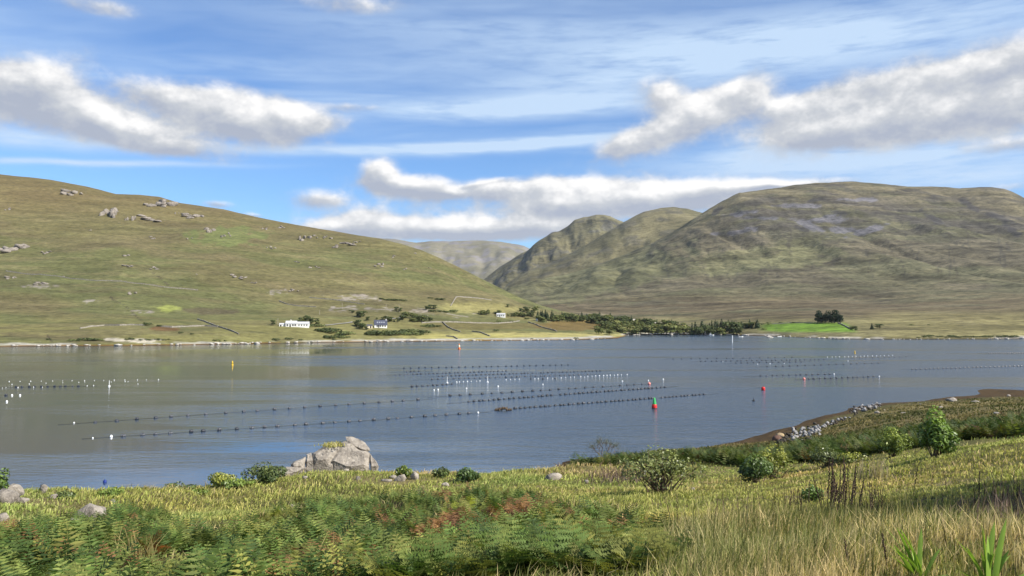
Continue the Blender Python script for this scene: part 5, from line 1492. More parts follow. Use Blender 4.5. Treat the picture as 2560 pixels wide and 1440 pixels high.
for x, y, h, l, w in ((690, 851, 7, 'shore bush below the white cottage', 1.8), (722, 849, 7, 'second shore bush past the white cottage', 1.6), (752, 851, 5, 'low shore bush by the pale stones', 1.3), (835, 850, 5, 'little bush on the rocky shore under the thicket', 1.2),
        (368, 814, 9, 'dark bush where the curving wall ends', 1.4), (398, 817, 6, 'smaller dark bush on the curving wall', 1.2), (452, 834, 6, 'small bush alone in the lower field', 1.0), (480, 836, 4, 'low bush beside an old wall stub', 1.4), (122, 850, 5, 'bush beside the stream mouth', 1.0), (876, 778, 4, 'little bush on the rock ledge', 1.0)):
    plant(BU[:2], x, y, h, l, None, w)
rowp(BU[:3], 178, 262, 9, 852, 7, 'dark green scrub on the eroded shore bank', 1.5)
rowp(BU[:2], 305, 430, 10, 850, 5, 'dark scrub between the pale earth scars', 1.5)
rowp(BU[2:4], 530, 565, 4, 853, 4, 'low green bush on the shore field edge', 1.5)

# ------------------------------------------------------------------ near vegetation
M_GRASS = leaf_mat('grass_blade', 0.7, 0.35, 0.15, 0.25, 0.8)
M_FERN = leaf_mat('fern_frond', 0.65, 0.35, 0.2, 0.2, 1.2)
M_GLOSS = leaf_mat('glossy_leaf', 0.42, 0.25, 0.4, 0.15, 2.0)
M_TWIG = surf_mat('twig', (0.12, 0.085, 0.06), 0.9, 0.3, 4.0)

def bank_mask(x, y, z):
    V = np.stack([x, y, z], 1); px, py = px_of(V); r = np.hypot(x, y)
    n = fbm(x / 5, y / 5, 3, 93) - .5
    return sstep(1400, 1450, px) * sstep(54, 58, r + n * 6 + np.clip((px - 1750) / 60, 0, 8)) * sstep(76, 68, r + n * 8) * sstep(2680, 2500, px)

# ---- grass: one mass of blades
def blades(B, h, w, lean, ldir, c0, c1, r, curl=1.0):
    n = len(B)
    a = r.uniform(0, 2 * np.pi, n)
    side = np.stack([np.cos(a), np.sin(a), np.zeros(n)], 1) * (w / 2)[:, None]
    L = np.stack([np.cos(ldir), np.sin(ldir), np.zeros(n)], 1)
    up = np.array([0, 0, 1.0])
    mid = B + up * (h * .55)[:, None] + L * (h * lean * .32)[:, None]
    tip = B + up * (h * (1 - .25 * np.minimum(lean, 1) * curl))[:, None] + L * (h * lean)[:, None]
    lo = B - up * 0.05
    V = np.stack([lo - side, lo + side, mid - side * .75, mid + side * .75, tip], 1).reshape(-1, 3)
    b = np.arange(n)[:, None] * 5
    Fq = np.concatenate([b + np.array([[0, 1, 3]]), b + np.array([[0, 3, 2]]), b + np.array([[2, 3, 4]])], 1).reshape(-1, 3)
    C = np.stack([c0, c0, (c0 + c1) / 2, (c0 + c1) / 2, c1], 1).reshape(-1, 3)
    return V, Fq, C
def polar_samples(n, r0, r1, a0, a1, r):
    a = np.radians(r.uniform(a0, a1, n)); q = np.exp(r.uniform(math.log(r0), math.log(r1), n))
    return q * np.sin(a), q * np.cos(a), q
GP = dict(meadow=((0.29, 0.275, 0.08), (0.52, 0.46, 0.17)), green=((0.23, 0.26, 0.055), (0.42, 0.42, 0.12)), straw=((0.29, 0.24, 0.10), (0.56, 0.46, 0.23)), dark=((0.085, 0.10, 0.028), (0.19, 0.20, 0.062)), purple=((0.13, 0.09, 0.06), (0.24, 0.165, 0.13)))
def build_grass():
    r = np.random.default_rng(41)
    N = 39000
    x, y, q = polar_samples(N, 6.5, 64, -46, 47, r)
    z = near_z(x, y)
    px, py = px_of(np.stack([x, y, z], 1))
    bm_ = bracken_mask(x, y, z); bk = bank_mask(x, y, z)
    keep = (z > 0.6) & (r.uniform(size=N) > bm_ * 0.80) & (r.uniform(size=N) > bk * .9)
    x, y, q, z, px, py, bm_ = (v[keep] for v in (x, y, q, z, px, py, bm_))
    n1 = fbm(x / 7, y / 7, 4, 101); n2 = fbm(x / 2.2, y / 2.2, 3, 102); n3 = fbm(x / .9, y / .9, 3, 103)
    # kinds of sward, and a band darkened for shade
    rush = sstep(1560, 1700, px) * sstep(1318, 1350, py + 40 * (n1 - .5))           # tall straw rushes on the near slope
    dark = sstep(1780, 1900, px) * sstep(1278, 1300, py + 30 * (n1 - .5)) * sstep(1370, 1330, py + 30 * (n2 - .5)) * sstep(2460, 2330, px)  # darker blades stand in for the shade lying across the meadow
    tan = sstep(0.46, 0.6, n1) * sstep(1245, 1205, py) * (1 - .75 * sstep(1700, 1850, px))
    u = r.uniform(size=len(x))
    kind = np.where(u < .40, 0, 1)
    kind = np.where(u < tan * .55, 2, kind)
    kind = np.where(r.uniform(size=len(x)) < dark * .85, 3, kind)
    kind = np.where(r.uniform(size=len(x)) < rush * (1 - .6 * dark), np.where(n3 + r.normal(0, .07, len(x)) > .62, 2, np.where(r.uniform(size=len(x)) < .22, 2, np.where(r.uniform(size=len(x)) < .40, 3, np.where(r.uniform(size=len(x)) < .7, 1, 0)))), kind)
    kind = np.where((bm_ > .4), np.where(u < .5, 1, np.where(u < .7, 2, 3)), kind)
    far_purple = np.exp(-((px - 1540) / 60) ** 2 - ((py - 1195) / 14) ** 2) + 0.8 * np.exp(-((px - 2500) / 90) ** 2 - ((py - 1300) / 40) ** 2)
    kind = np.where(r.uniform(size=len(x)) < far_purple * .8, 4, kind)
    hbase = np.array([.20, .19, .30, .34, .42])[kind] * (1 + 1.0 * rush) * (0.45 + 1.1 * n2)
    hbase = hbase * np.where((px > 1750) & (py < 1280), .62, 1) * np.clip(.9 + (np.hypot(x, y) - 30) * .004, .8, 1.1)
    for (a_, b_, c_) in ROCKPOS:
        dd = np.hypot(x - a_, y - b_ + .5)
        hbase = hbase * (.28 + .72 * sstep(c_ * .9, c_ * 1.5, dd))
    hbase = hbase * np.where((px > 2120) & (q < 11), .45, 1)
    K = 9
    T = len(x)
    idx = np.repeat(np.arange(T), K)
    sp = 0.10 + 0.009 * q[idx]
    bx = x[idx] + r.normal(size=T * K) * sp; by = y[idx] + r.normal(size=T * K) * sp
    bz = np.interp(np.zeros(T * K), [0, 1], [0, 0]) + near_z(bx, by)
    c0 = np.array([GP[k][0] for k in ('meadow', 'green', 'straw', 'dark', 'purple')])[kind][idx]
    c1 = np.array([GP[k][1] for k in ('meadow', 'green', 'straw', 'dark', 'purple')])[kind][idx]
    tv = r.uniform(.75, 1.3, T)[idx] * r.uniform(.75, 1.25, T * K)
    warm = (1 + .25 * (n1 - .5) * 2)[idx]
    c0 = c0 * tv[:, None]; c1 = c1 * tv[:, None]; c1[:, 0] *= warm; c0[:, 0] *= warm
    h = hbase[idx] * r.uniform(.55, 1.25, T * K)
    stalk = r.uniform(size=T * K) < .04
    h = np.where(stalk, h * 1.7, h)
    w = np.where(stalk, .55, 1) * (0.0011 * q[idx] + .003) * r.uniform(.7, 1.4, T * K)
    ld = np.repeat(r.normal(.3, 1.1, T), K) + r.normal(0, .7, T * K)
    lean = np.abs(r.normal(.38, .22, T * K)) * (1.9 - rush[idx]) * np.where(stalk, .5, 1)
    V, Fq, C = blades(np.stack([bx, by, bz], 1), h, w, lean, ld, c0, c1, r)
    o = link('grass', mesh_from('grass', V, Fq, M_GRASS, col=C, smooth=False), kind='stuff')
    o['label'] = 'tall meadow grass and rushes covering the bank'; o['category'] = 'grass'
    # coarse tussocks on the brown field below the bank
    N = 9000
    x, y, q = polar_samples(N, 66, 215, 8, 40, r)
    z = near_z(x, y); n1 = fbm(x / 14, y / 6, 4, 111)
    k = z > 0.9 + r.uniform(0, .5, N); x, y, q, z, n1 = x[k], y[k], q[k], z[k], n1[k]
    T = len(x); K = 5; idx = np.repeat(np.arange(T), K)
    bx = x[idx] + r.normal(size=T * K) * .004 * q[idx]; by = y[idx] + r.normal(size=T * K) * .006 * q[idx]
    pal0 = np.where((n1 > .52)[:, None], (0.075, 0.078, 0.026), (0.15, 0.122, 0.05)); pal1 = np.where((n1 > .52)[:, None], (0.12, 0.12, 0.042), (0.26, 0.21, 0.095))
    tv = r.uniform(.7, 1.25, (T * K, 1))
    V, Fq, C = blades(np.stack([bx, by, near_z(bx, by)], 1), r.uniform(.15, .36, T * K), .0014 * q[idx] * r.uniform(.8, 1.6, T * K), np.abs(r.normal(.5, .3, T * K)), r.normal(.3, 1.2, T * K), pal0[idx] * tv, pal1[idx] * tv, r)
    o = link('field_grass', mesh_from('field_grass', V, Fq, M_GRASS, col=C, smooth=False), kind='stuff')
    o['label'] = 'coarse brown tussock grass on the shore field'; o['category'] = 'grass'
build_grass()

# ---- bracken
def frond(r, L, bend, az, tilt, col, fine):
    """one arching bipinnate frond: verts, tris, colours"""
    n = 13
    s = np.linspace(0, 1, n)
    e = tilt - bend * s                      # elevation of the stalk along its length
    ds = L / (n - 1)
    hx = np.concatenate([[0], np.cumsum(np.cos(e[:-1]) * ds)]); hz = np.concatenate([[0], np.cumsum(np.sin(e[:-1]) * ds)])
    d = np.array([math.cos(az), math.sin(az)]); t = np.array([-d[1], d[0]])
    V = []; Fc = []; C = []
    def tri(a, b, c, k):
        i = len(V); V.extend((a, b, c)); Fc.append((i, i + 1, i + 2)); C.extend([col * k] * 3)
    pt = lambda i: np.array([d[0] * hx[i], d[1] * hx[i], hz[i]])
    wv = np.array([t[0], t[1], 0]) * .006 * L * 1.3
    for i in range(n - 1):
        tri(pt(i) - wv, pt(i) + wv, pt(i + 1), .8)
    for i in range(3, n):
        f = (i - 3) / (n - 4)
        pl = L * .40 * (1 - f) ** .85 * (0.75 + .5 * min(1, f * 5)) * r.uniform(.85, 1.12) + .02 * L
        fwd = np.array([d[0] * math.cos(e[i]), d[1] * math.cos(e[i]), math.sin(e[i])])
        for sg in (-1, 1):
            ax = np.array([t[0], t[1], 0]) * sg * .88 + fwd * .42 + np.array([0, 0, -.18 + r.uniform(-.15, .12)])
            ax /= np.linalg.norm(ax)
            base = pt(i); k = r.uniform(.75, 1.2)
            if not fine:
                wd = fwd * (.06 * L * (1 - .5 * f) + .01)
                m = base + ax * pl * .45
                tri(base, m + wd * .5, base + ax * pl, k); tri(base, base + ax * pl, m - wd * .5, k * .9)
            else:
                q = 6 if pl > .2 * L else 4
                for j in range(q):
                    g = (j + .3) / q
                    b0 = base + ax * pl * g; b1 = base + ax * pl * min(1, g + .17)
                    ll = pl * .26 * (1 - g * .75)
                    for s2 in (-1, 1):
                        tri(b0, b1, (b0 + b1) / 2 + fwd * s2 * ll + ax * ll * .5 + np.array([0, 0, -.15 * ll]), k * r.uniform(.85, 1.15))
    return np.array(V), np.array(Fc), np.array(C)
FCOL = {'green': [(0.086, 0.132, 0.028), (0.150, 0.182, 0.044), (0.050, 0.086, 0.021)], 'yellow': [(0.22, 0.22, 0.05), (0.18, 0.19, 0.05)], 'rust': [(0.22, 0.115, 0.045), (0.30, 0.17, 0.07), (0.15, 0.075, 0.034)]}
def fern_arrays(seed, kind, fine, nf):
    r = np.random.default_rng(seed)
    Vs = []; Fs = []; Cs = []; b = 0
    for k in range(nf):
        az = 2 * np.pi * k / nf + r.uniform(-.4, .4)
        L = r.uniform(.65, 1.05)
        c = np.array(FCOL[kind][r.integers(len(FCOL[kind]))]) * r.uniform(.8, 1.25)
        if kind == 'green' and r.uniform() < .05: c = np.array(FCOL['rust'][r.integers(3)])
        V, Fc, C = frond(r, L, r.uniform(.25, 1.0) * (1.5 if kind == 'rust' else 1), az, r.uniform(.8, 1.42), c, fine)
        V = V + np.array([r.uniform(-.08, .08), r.uniform(-.08, .08), 0])
        Vs.append(V); Fs.append(Fc + b); Cs.append(C); b += len(V)
    return np.concatenate(Vs), np.concatenate(Fs), np.concatenate(Cs)
FERN = {}
for kd, cnt in (('green', 6), ('yellow', 3), ('rust', 4)):
    FERN[kd] = []
    for i in range(cnt):
        V, Fc, C = fern_arrays(800 + i + 20 * len(FERN), kd, True, 6)
        FERN[kd].append(mesh_from('bracken', V, Fc, M_FERN, col=C, smooth=False))
FLAB = {'green': ('green bracken fern in the thick fern slope', 'green bracken ferns'), 'yellow': ('yellowing bracken fern among the green ones', 'yellowing bracken ferns'), 'rust': ('rust-brown withered bracken fern among the green ones', 'withered bracken ferns')}
def build_bracken():
    r = np.random.default_rng(77)
    N = 8200
    x, y, q = polar_samples(N, 11, 57, -38, 16, r)
    z = near_z(x, y)
    m = bracken_mask(x, y, z)
    px, py = px_of(np.stack([x, y, z], 1))
    clump = fbm(x / 2.6, y / 2.6, 3, 131)
    keep = (r.uniform(size=N) < m * sstep(.38, .56, clump + .03) * 1.0) & (py < 1560) & (px > -120) & (px < 1900)
    x, y, z, q, px, py, clump_ = (v[keep] for v in (x, y, z, q, px, py, clump))
    far_ = np.ones(len(x), bool)
    for (a_, b_, c_) in ROCKPOS: far_ &= np.hypot(x - a_, y - b_ + .6) > c_ * .95
    x, y, z, q, px, py, clump_ = (v[far_] for v in (x, y, z, q, px, py, clump_))
    rust = fbm(x / 3.5 + 7, y / 3.5, 3, 133)
    n = len(x)
    rp = sstep(.54, .68, rust) * .8 + .02
    for cx, cy, rx, ry in ((820, 1395, 90, 35), (1080, 1370, 60, 30), (690, 1425, 70, 25), (1350, 1375, 50, 25), (250, 1312, 60, 18), (480, 1285, 40, 12)):
        rp = np.maximum(rp, .8 * np.exp(-((px - cx) / rx) ** 2 - ((py - 20 - cy) / ry) ** 2))
    u = r.uniform(size=n)
    yl = sstep(.50, .66, fbm(x / 4.5 - 3, y / 4.5, 3, 137))
    kind = np.where(u < rp, 2, np.where(u > 1 - .04 - .35 * yl, 1, 0))
    names = ['green', 'yellow', 'rust']
    order = np.argsort(q)
    vis = [i for i in order if -40 < px[i] < 2600 and py[i] < 1500]
    pick = set(vis[:300]) if len(vis) > 300 else set(vis)
    stuff = {0: [], 1: [], 2: []}
    for i in order:
        s = r.uniform(.45, 1.1) * (0.85 if kind[i] == 2 else 1) * (.3 + 1.15 * clump_[i]) * (.55 + .45 * min(1.0, max(0.0, (py[i] - np.interp(px[i], [p[0] for p in BR_LINE], [p[1] for p in BR_LINE])) / 70.0)))
        if i in pick:
            k = names[kind[i]]
            o = thing('bracken_fern', FLAB[k][0], 'fern', (x[i], y[i], z[i] - .04), r.uniform(0, 6.28), s, FLAB[k][1], FERN[k][r.integers(len(FERN[k]))])
        else:
            stuff[kind[i]].append((x[i], y[i], z[i], s))
    # bank ferns
    N2 = 2600
    bx, by, bq = polar_samples(N2, 52, 80, 3, 38, r)
    bz = near_z(bx, by)
    k2 = r.uniform(size=N2) < bank_mask(bx, by, bz)
    for a, b, c in zip(bx[k2], by[k2], bz[k2]):
        stuff[0 if r.uniform() < .88 else (2 if r.uniform() < .6 else 1)].append((a, b, c, r.uniform(.95, 1.4)))
    # scrub patch near the field
    for kd in (0, 1, 2):
        protos = [fern_arrays(900 + kd * 10 + j, names[kd], False, 5) for j in range(6)]
        Vs = []; Fs = []; Cs = []; b = 0
        for (a, c, d, s) in stuff[kd]:
            V, Fc, C = protos[r.integers(6)]
            th = r.uniform(0, 6.28); ca, sa = math.cos(th), math.sin(th)
            Vr = np.stack([V[:, 0] * ca - V[:, 1] * sa, V[:, 0] * sa + V[:, 1] * ca, V[:, 2]], 1) * s + np.array([a, c, d - .04])
            Vs.append(Vr); Fs.append(Fc + b); Cs.append(C * r.uniform(.7, 1.3) * (.62 if math.hypot(a, c) > 50 and a > 0 else 1)); b += len(V)
        if Vs:
            o = link('bracken', mesh_from('bracken', np.concatenate(Vs), np.concatenate(Fs), M_FERN, col=np.concatenate(Cs), smooth=False), kind='stuff')
            o['label'] = ['dense green bracken on the bank', 'yellowing bracken scattered through the green', 'rusty withered bracken scattered through the green'][kd]; o['category'] = 'bracken'
    return n, len(pick)
print('bracken', build_bracken())

# ---- leafy shrubs
def shrub(px, py, wpx, hpx, lab, c_lo, c_hi, n=1600, twigs=14, leaf=.085, dens_lo=.35, top=None, lobes=11, seed=0, cover=1.0):
    r = np.random.default_rng(1000 + seed)
    p, k = hit_scale(px, py)
    W_, H = wpx * k * 1.3, hpx * k * 1.12
    e = thing('shrub', lab, 'shrub', p - Vector((0, 0, .08)))
    C = []
    for i in range(lobes):
        a = r.uniform(0, 2 * np.pi); d = r.uniform(.15, .85) ** .8
        C.append((d * math.cos(a) * W_ * .5, d * math.sin(a) * W_ * .38, H * r.uniform(.38, .72) * (1 - .25 * d), W_ * r.uniform(.10, .24), H * r.uniform(.13, .30)))
    C.append((0, 0, H * .72, W_ * .22, H * .26))
    P = []; N = []
    for (x, y, z, rw, rh) in C:
        m = n // len(C)
        d = r.normal(size=(m, 3)); d /= np.linalg.norm(d, axis=1)[:, None]
        rad = r.uniform(.55, 1.08, (m, 1)) ** .5
        P.append(np.array([x, y, z]) + d * rad * np.array([rw, rw, rh])); N.append(d + np.array([0, 0, .5]))
    P = np.concatenate(P); N = np.concatenate(N)
    keep = (P[:, 2] > .05 * H) & (r.uniform(size=len(P)) < (dens_lo + (1 - dens_lo) * sstep(.15, .55, P[:, 2] / H)) * cover)
    P, N = P[keep], N[keep]
    f = np.clip(r.uniform(size=len(P)) * .55 + .5 * sstep(.3, .95, P[:, 2] / H) , 0, 1)[:, None]  # leaf colour lightens upwards, standing in for sun on the top
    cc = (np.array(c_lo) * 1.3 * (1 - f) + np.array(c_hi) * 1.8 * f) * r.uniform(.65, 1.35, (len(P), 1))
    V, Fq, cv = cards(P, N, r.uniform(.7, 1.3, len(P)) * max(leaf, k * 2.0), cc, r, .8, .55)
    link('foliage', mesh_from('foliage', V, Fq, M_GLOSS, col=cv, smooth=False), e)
    mb = MB()
    for i in range(twigs):
        x, y, z, rw, rh = C[i % len(C)]
        q = Vector((x + r.uniform(-.7, .7) * rw, y + r.uniform(-.7, .7) * rw, z + r.uniform(-.3, .6) * rh))
        b = Vector((x * .12 + r.uniform(-.1, .1) * W_, y * .12, 0))
        mb.tube([b, b.lerp(q, .45) + Vector((r.uniform(-.06, .06) * W_, 0, .05 * H)), q], [.022 + .004 * W_, .016, .006], 5)
    link('stem', mb.mesh('stem', M_TWIG), e)
DKG = (0.030, 0.055, 0.014); LIM = (0.13, 0.17, 0.030); MID = (0.055, 0.085, 0.020); YEL = (0.20, 0.20, 0.035); OLI = (0.085, 0.10, 0.032)
SH = [
    (1650, 1236, 152, 108, 'wide twiggy bush with sparse glossy leaves and bare lower branches', (0.045, 0.06, 0.02), (0.15, 0.165, 0.05), 3000, 60, .075, .25, .7),
    (1890, 1210, 84, 66, 'dense dark green rounded shrub on the meadow edge', DKG, (0.085, 0.12, 0.028), 2600, 14, .075, .9, 1),
    (1938, 1200, 86, 78, 'yellow-green shrub growing out of the dark rounded one', MID, YEL, 2200, 26, .075, .5, .8),
    (2340, 1145, 62, 100, 'tall upright leafy shrub standing above the brown field', (0.04, 0.075, 0.014), (0.14, 0.20, 0.032), 3400, 20, .08, .8, 1),
    (2230, 1146, 54, 66, 'smaller bright shrub in front of the bracken bank', (0.06, 0.09, 0.018), (0.19, 0.22, 0.04), 1800, 14, .075, .8, .9),
    (2062, 1170, 84, 48, 'dull olive shrub sunk in the bracken bank', (0.045, 0.06, 0.022), (0.10, 0.115, 0.04), 1800, 26, .075, .6, .7),
    (2132, 1158, 74, 26, 'low yellowish shrub spreading at the bank foot', MID, YEL, 1200, 10, .075, .8, .9),
    (655, 1206, 84, 46, 'dark shrub at the lower end of the rock outcrop', DKG, OLI, 2000, 16, .08, .8, 1),
    (722, 1172, 66, 26, 'low bright shrub along the outcrop ledges', MID, LIM, 1200, 8, .08, .9, 1),
    (806, 1128, 40, 26, 'round shrub growing on top of the rock outcrop', DKG, OLI, 900, 8, .08, .9, 1),
    (765, 1146, 34, 20, 'small shrub wedged on the shoulder of the outcrop', MID, OLI, 600, 6, .08, .9, .9),
    (980, 1166, 64, 36, 'bright green shrub beside the rock outcrop', MID, (0.13, 0.19, 0.03), 1500, 10, .08, .9, 1),
    (1009, 1160, 22, 27, 'upright sprig of shrub past the bright green one', MID, LIM, 500, 6, .08, .9, .9),
    (1010, 1194, 30, 30, 'small round shrub behind the blocky grey boulder', (0.05, 0.08, 0.014), LIM, 800, 6, .08, .9, 1),
    (1106, 1194, 36, 26, 'dull small shrub on the bank edge among tan grass', MID, OLI, 700, 8, .08, .8, .8),
    (1166, 1204, 56, 34, 'dark shrub in front of the pale square boulder', DKG, MID, 1300, 10, .08, .9, 1),
    (1214, 1186, 36, 26, 'dark shrub behind the pale square boulder', DKG, OLI, 800, 8, .08, .9, 1),
    (880, 1166, 16, 24, 'tiny shrub in the niche of the rock outcrop', DKG, MID, 350, 4, .07, .9, 1),
    (8, 1236, 36, 52, 'leafy shrub over the flat pale slab', DKG, (0.09, 0.13, 0.025), 1200, 8, .08, .9, 1),
    (26, 1212, 34, 36, 'leafy shrub tipping over the bank beyond the pale slab', MID, LIM, 800, 6, .08, .9, 1),
    (86, 1222, 54, 36, 'dark domed shrub on the pale rock cap', DKG, OLI, 1100, 8, .08, .9, 1),
    (156, 1246, 38, 17, 'low green shrub at the lip of the bank', MID, OLI, 600, 6, .08, .9, .9),
    (444, 1226, 54, 20, 'flat shrub on the bank edge', MID, OLI, 900, 8, .08, .9, .8),
    (548, 1216, 62, 32, 'domed yellow-green shrub on the bank edge', MID, YEL, 1300, 10, .08, .9, 1),
    (592, 1216, 52, 20, 'low yellow-green shrub next to the domed one', MID, LIM, 900, 8, .08, .9, .9),
    (280, 1242, 44, 22, 'pale shrub above the long white ledge', MID, LIM, 700, 8, .08, .8, .8),
    (500, 1236, 40, 14, 'low leafy patch under the domed shrub', MID, LIM, 500, 6, .08, .9, .8),
    (2030, 1255, 30, 38, 'small dark green bush standing in the pale meadow', (0.04, 0.075, 0.016), (0.09, 0.14, 0.03), 700, 8, .05, .9, 1),
    (2425, 1092, 90, 26, 'dark scrub bush at the top of the bank by the field', DKG, OLI, 1200, 10, .09, .9, 1),
    (2515, 1084, 100, 28, 'dark scrub bush spreading along the top of the bank', DKG, MID, 1200, 10, .09, .9, 1),
]
for i, a in enumerate(SH):
    shrub(a[0], a[1], a[2], a[3], a[4], a[5], a[6], n=a[7], twigs=a[8], leaf=a[9], dens_lo=a[10], cover=a[11], seed=i)

# lone wind-bent tree on the bank
def lone_tree():
    r = np.random.default_rng(5)
    p, k = hit_scale(1508, 1152)
    W_, H = 96 * k, 76 * k
    e = thing('tree', 'small lone wind-bent tree with thin grey-green crown on the bank', 'tree', p)
    mb = MB(); tips = []
    def grow(b, d, L, rad, lev):
        q = b + d * L
        m = b.lerp(q, .5) + Vector((r.uniform(-.08, .08), r.uniform(-.08, .08), 0)) * L
        mb.tube([b, m, q], [rad, rad * .8, rad * .6], 5)
        if lev == 0: tips.append(q); return
        for _ in range(3 if lev > 1 else 4):
            nd = (d + Vector((r.uniform(-.95, .95), r.uniform(-.8, .8), r.uniform(-.25, .5)))).normalized()
            grow(b.lerp(q, r.uniform(.6, 1)), nd, L * r.uniform(.58, .78), rad * .55, lev - 1)
    for d in ((-.55, .1, .85), (-.1, -.2, 1), (.35, .2, .9), (.65, 0, .7)):
        grow(Vector((r.uniform(-.1, .1), 0, -.1)), Vector(d).normalized(), H * .36, .055, 3)
    T = np.array([t[:] for t in tips]); T = T[T[:, 2] > .3 * H]
    P = np.repeat(T, 9, 0) + r.normal(size=(len(T) * 9, 3)) * .17
    cc = np.array((0.125, 0.135, 0.07)) * r.uniform(.6, 1.4, (len(P), 1))
    V, Fq, cv = cards(P, r.normal(size=P.shape), r.uniform(.035, .08, len(P)), cc, r, .7)
    link('crown', mesh_from('crown', V, Fq, M_FERN, col=cv, smooth=False), e)
    link('trunk', mb.mesh('trunk', M_TWIG), e)
lone_tree()

# tuft of grass on the outcrop
def tufts(lst, lab, cat, name, h0, h1, pal, n=70, spread=.25, lean0=.3, group=None, wk=1.0, r0=None):
    r = np.random.default_rng(hash(lab) % 1000 if False else len(lab) * 7)
    for (px, py, s) in lst:
        p, k = hit_scale(px, py)
        if r0: p = at(px, py, r0)
        B = np.stack([r.normal(0, spread * s, n), r.normal(0, spread * s, n), np.zeros(n)], 1)
        tv = r.uniform(.7, 1.3, (n, 1))
        V, Fq, C = blades(B, r.uniform(h0, h1, n) * s, np.full(n, (.0011 * p.length + .003) * wk), np.abs(r.normal(lean0, .2, n)), r.uniform(0, 6.28, n), np.array(pal[0]) * tv, np.array(pal[1]) * tv, r)
        thing(name, lab, cat, p, 0, None, group, mesh_from(name, V, Fq, M_GRASS, col=C, smooth=False))
tufts([(836, 1112, 1.0)], 'tan grass crowning the top of the rock outcrop', 'grass tuft', 'grass_tuft', .08, .2, GP['meadow'], 260, .38, .6, r0=52.2)
tufts([(2190, 1200, 1.0)], 'tall pale straw tuft standing in the meadow', 'grass tuft', 'grass_tuft', .6, 1.15, ((.26, .21, .12), (.5, .42, .28)), 60, .28, .2)
tufts([(2545, 1090, 1.1)], 'feathery straw tuft on the meadow crest', 'grass tuft', 'grass_tuft', .6, 1.1, ((.26, .21, .12), (.5, .42, .28)), 70, .3, .25)
tufts([(850, 1440, 1.0), (330, 1435, 1.0)], 'yellow rush tussock rising through the bracken', 'grass tuft', 'rush_tuft', .5, .95, ((.14, .13, .04), (.36, .29, .12)), 90, .22, .35, 'yellow rush tussocks in the bracken')

# dead flower spikes
def spike_mesh(seed):
    r = np.random.default_rng(seed); mb = MB(); h = r.uniform(1.0, 1.35)
    ld = Vector((r.uniform(-.14, .14), r.uniform(-.08, .08), 1)).normalized()
    mb.tube([Vector((0, 0, -.05)), ld * h * .55, ld * h], [.010, .009, .003], 5, (0.11, 0.075, 0.055))
    for i in range(34):            # whorls of dry seed cases
        u = .42 + .56 * i / 33; c = ld * h * u; a = r.uniform(0, 6.28); rd = .026 * (1.15 - (u - .42))
        d = Vector((math.cos(a) * rd, math.sin(a) * rd, .012))
        s = Vector((-math.sin(a), math.cos(a), 0)) * .012
        mb.add([c - s, c + s, c + d + Vector((0, 0, .022)), c + d - Vector((0, 0, .018))], [(0, 1, 2), (1, 0, 3), (0, 2, 3), (1, 3, 2)], tuple(np.array((0.10, 0.062, 0.05)) * r.uniform(.6, 1.3)))
    for i in range(8):
        u = r.uniform(.08, .4); c = ld * h * u; a = r.uniform(0, 6.28); d = Vector((math.cos(a), math.sin(a), .35)) * .09
        s = Vector((-math.sin(a), math.cos(a), 0)) * .012
        mb.add([c - s, c + s, c + d], [(0, 1, 2)], tuple(np.array((0.075, 0.08, 0.03)) * r.uniform(.7, 1.3)))
    return mb.mesh('flower_spike', M_FERN)
SPK = [spike_mesh(i) for i in range(6)]
random.seed(99)
SP = [(1905 + R_(-6, 6) + i * 8, 1325 - i * 1.5 + R_(-10, 10)) for i in range(14)] + [(2060 + R_(0, 82), 1305 + R_(-14, 14)) for i in range(26)] + [(2160 + R_(0, 65), 1312 + R_(-12, 10)) for i in range(16)] \
    + [(1990, 1290), (2250, 1240), (2265, 1260), (2282, 1245), (2325, 1235), (2370, 1240), (2460, 1260), (2475, 1255), (2550, 1262), (2535, 1270), (2005, 1300), (2020, 1285)] + [(1620 + R_(0, 260), 1335 + R_(-30, 30)) for i in range(12)] + [(2420 + R_(0, 140), 1300 + R_(-25, 25)) for i in range(14)]
for i, (x, y) in enumerate(SP):
    p, k = hit_scale(x, y)
    thick = 2055 < x < 2150
    lab = 'dark dead flower spike in the thick stand in the meadow' if thick else 'dry brown flower spike scattered through the rushes'
    o = thing('flower_spike', lab, 'flower spike', p, R_(0, 6.28), R_(.45, .9) * (1.35 if thick else .9), 'dead spikes in the thick stand' if thick else 'scattered dry spikes', SPK[i % 6])
    o.rotation_euler[0] = R_(-.16, .16); o.rotation_euler[1] = R_(-.16, .16)
# two loosestrife spikes close by
for (x, y, l) in ((2222, 1446, 'pinkish brown flower spike beside the sword-leaved plant'), (2128, 1462, 'short pinkish flower spike low in the rushes')):
    p, k = hit_scale(x, y)
    thing('flower_spike', l, 'flower spike', p, .5, (0.7, 0.7, .42), me=SPK[2])

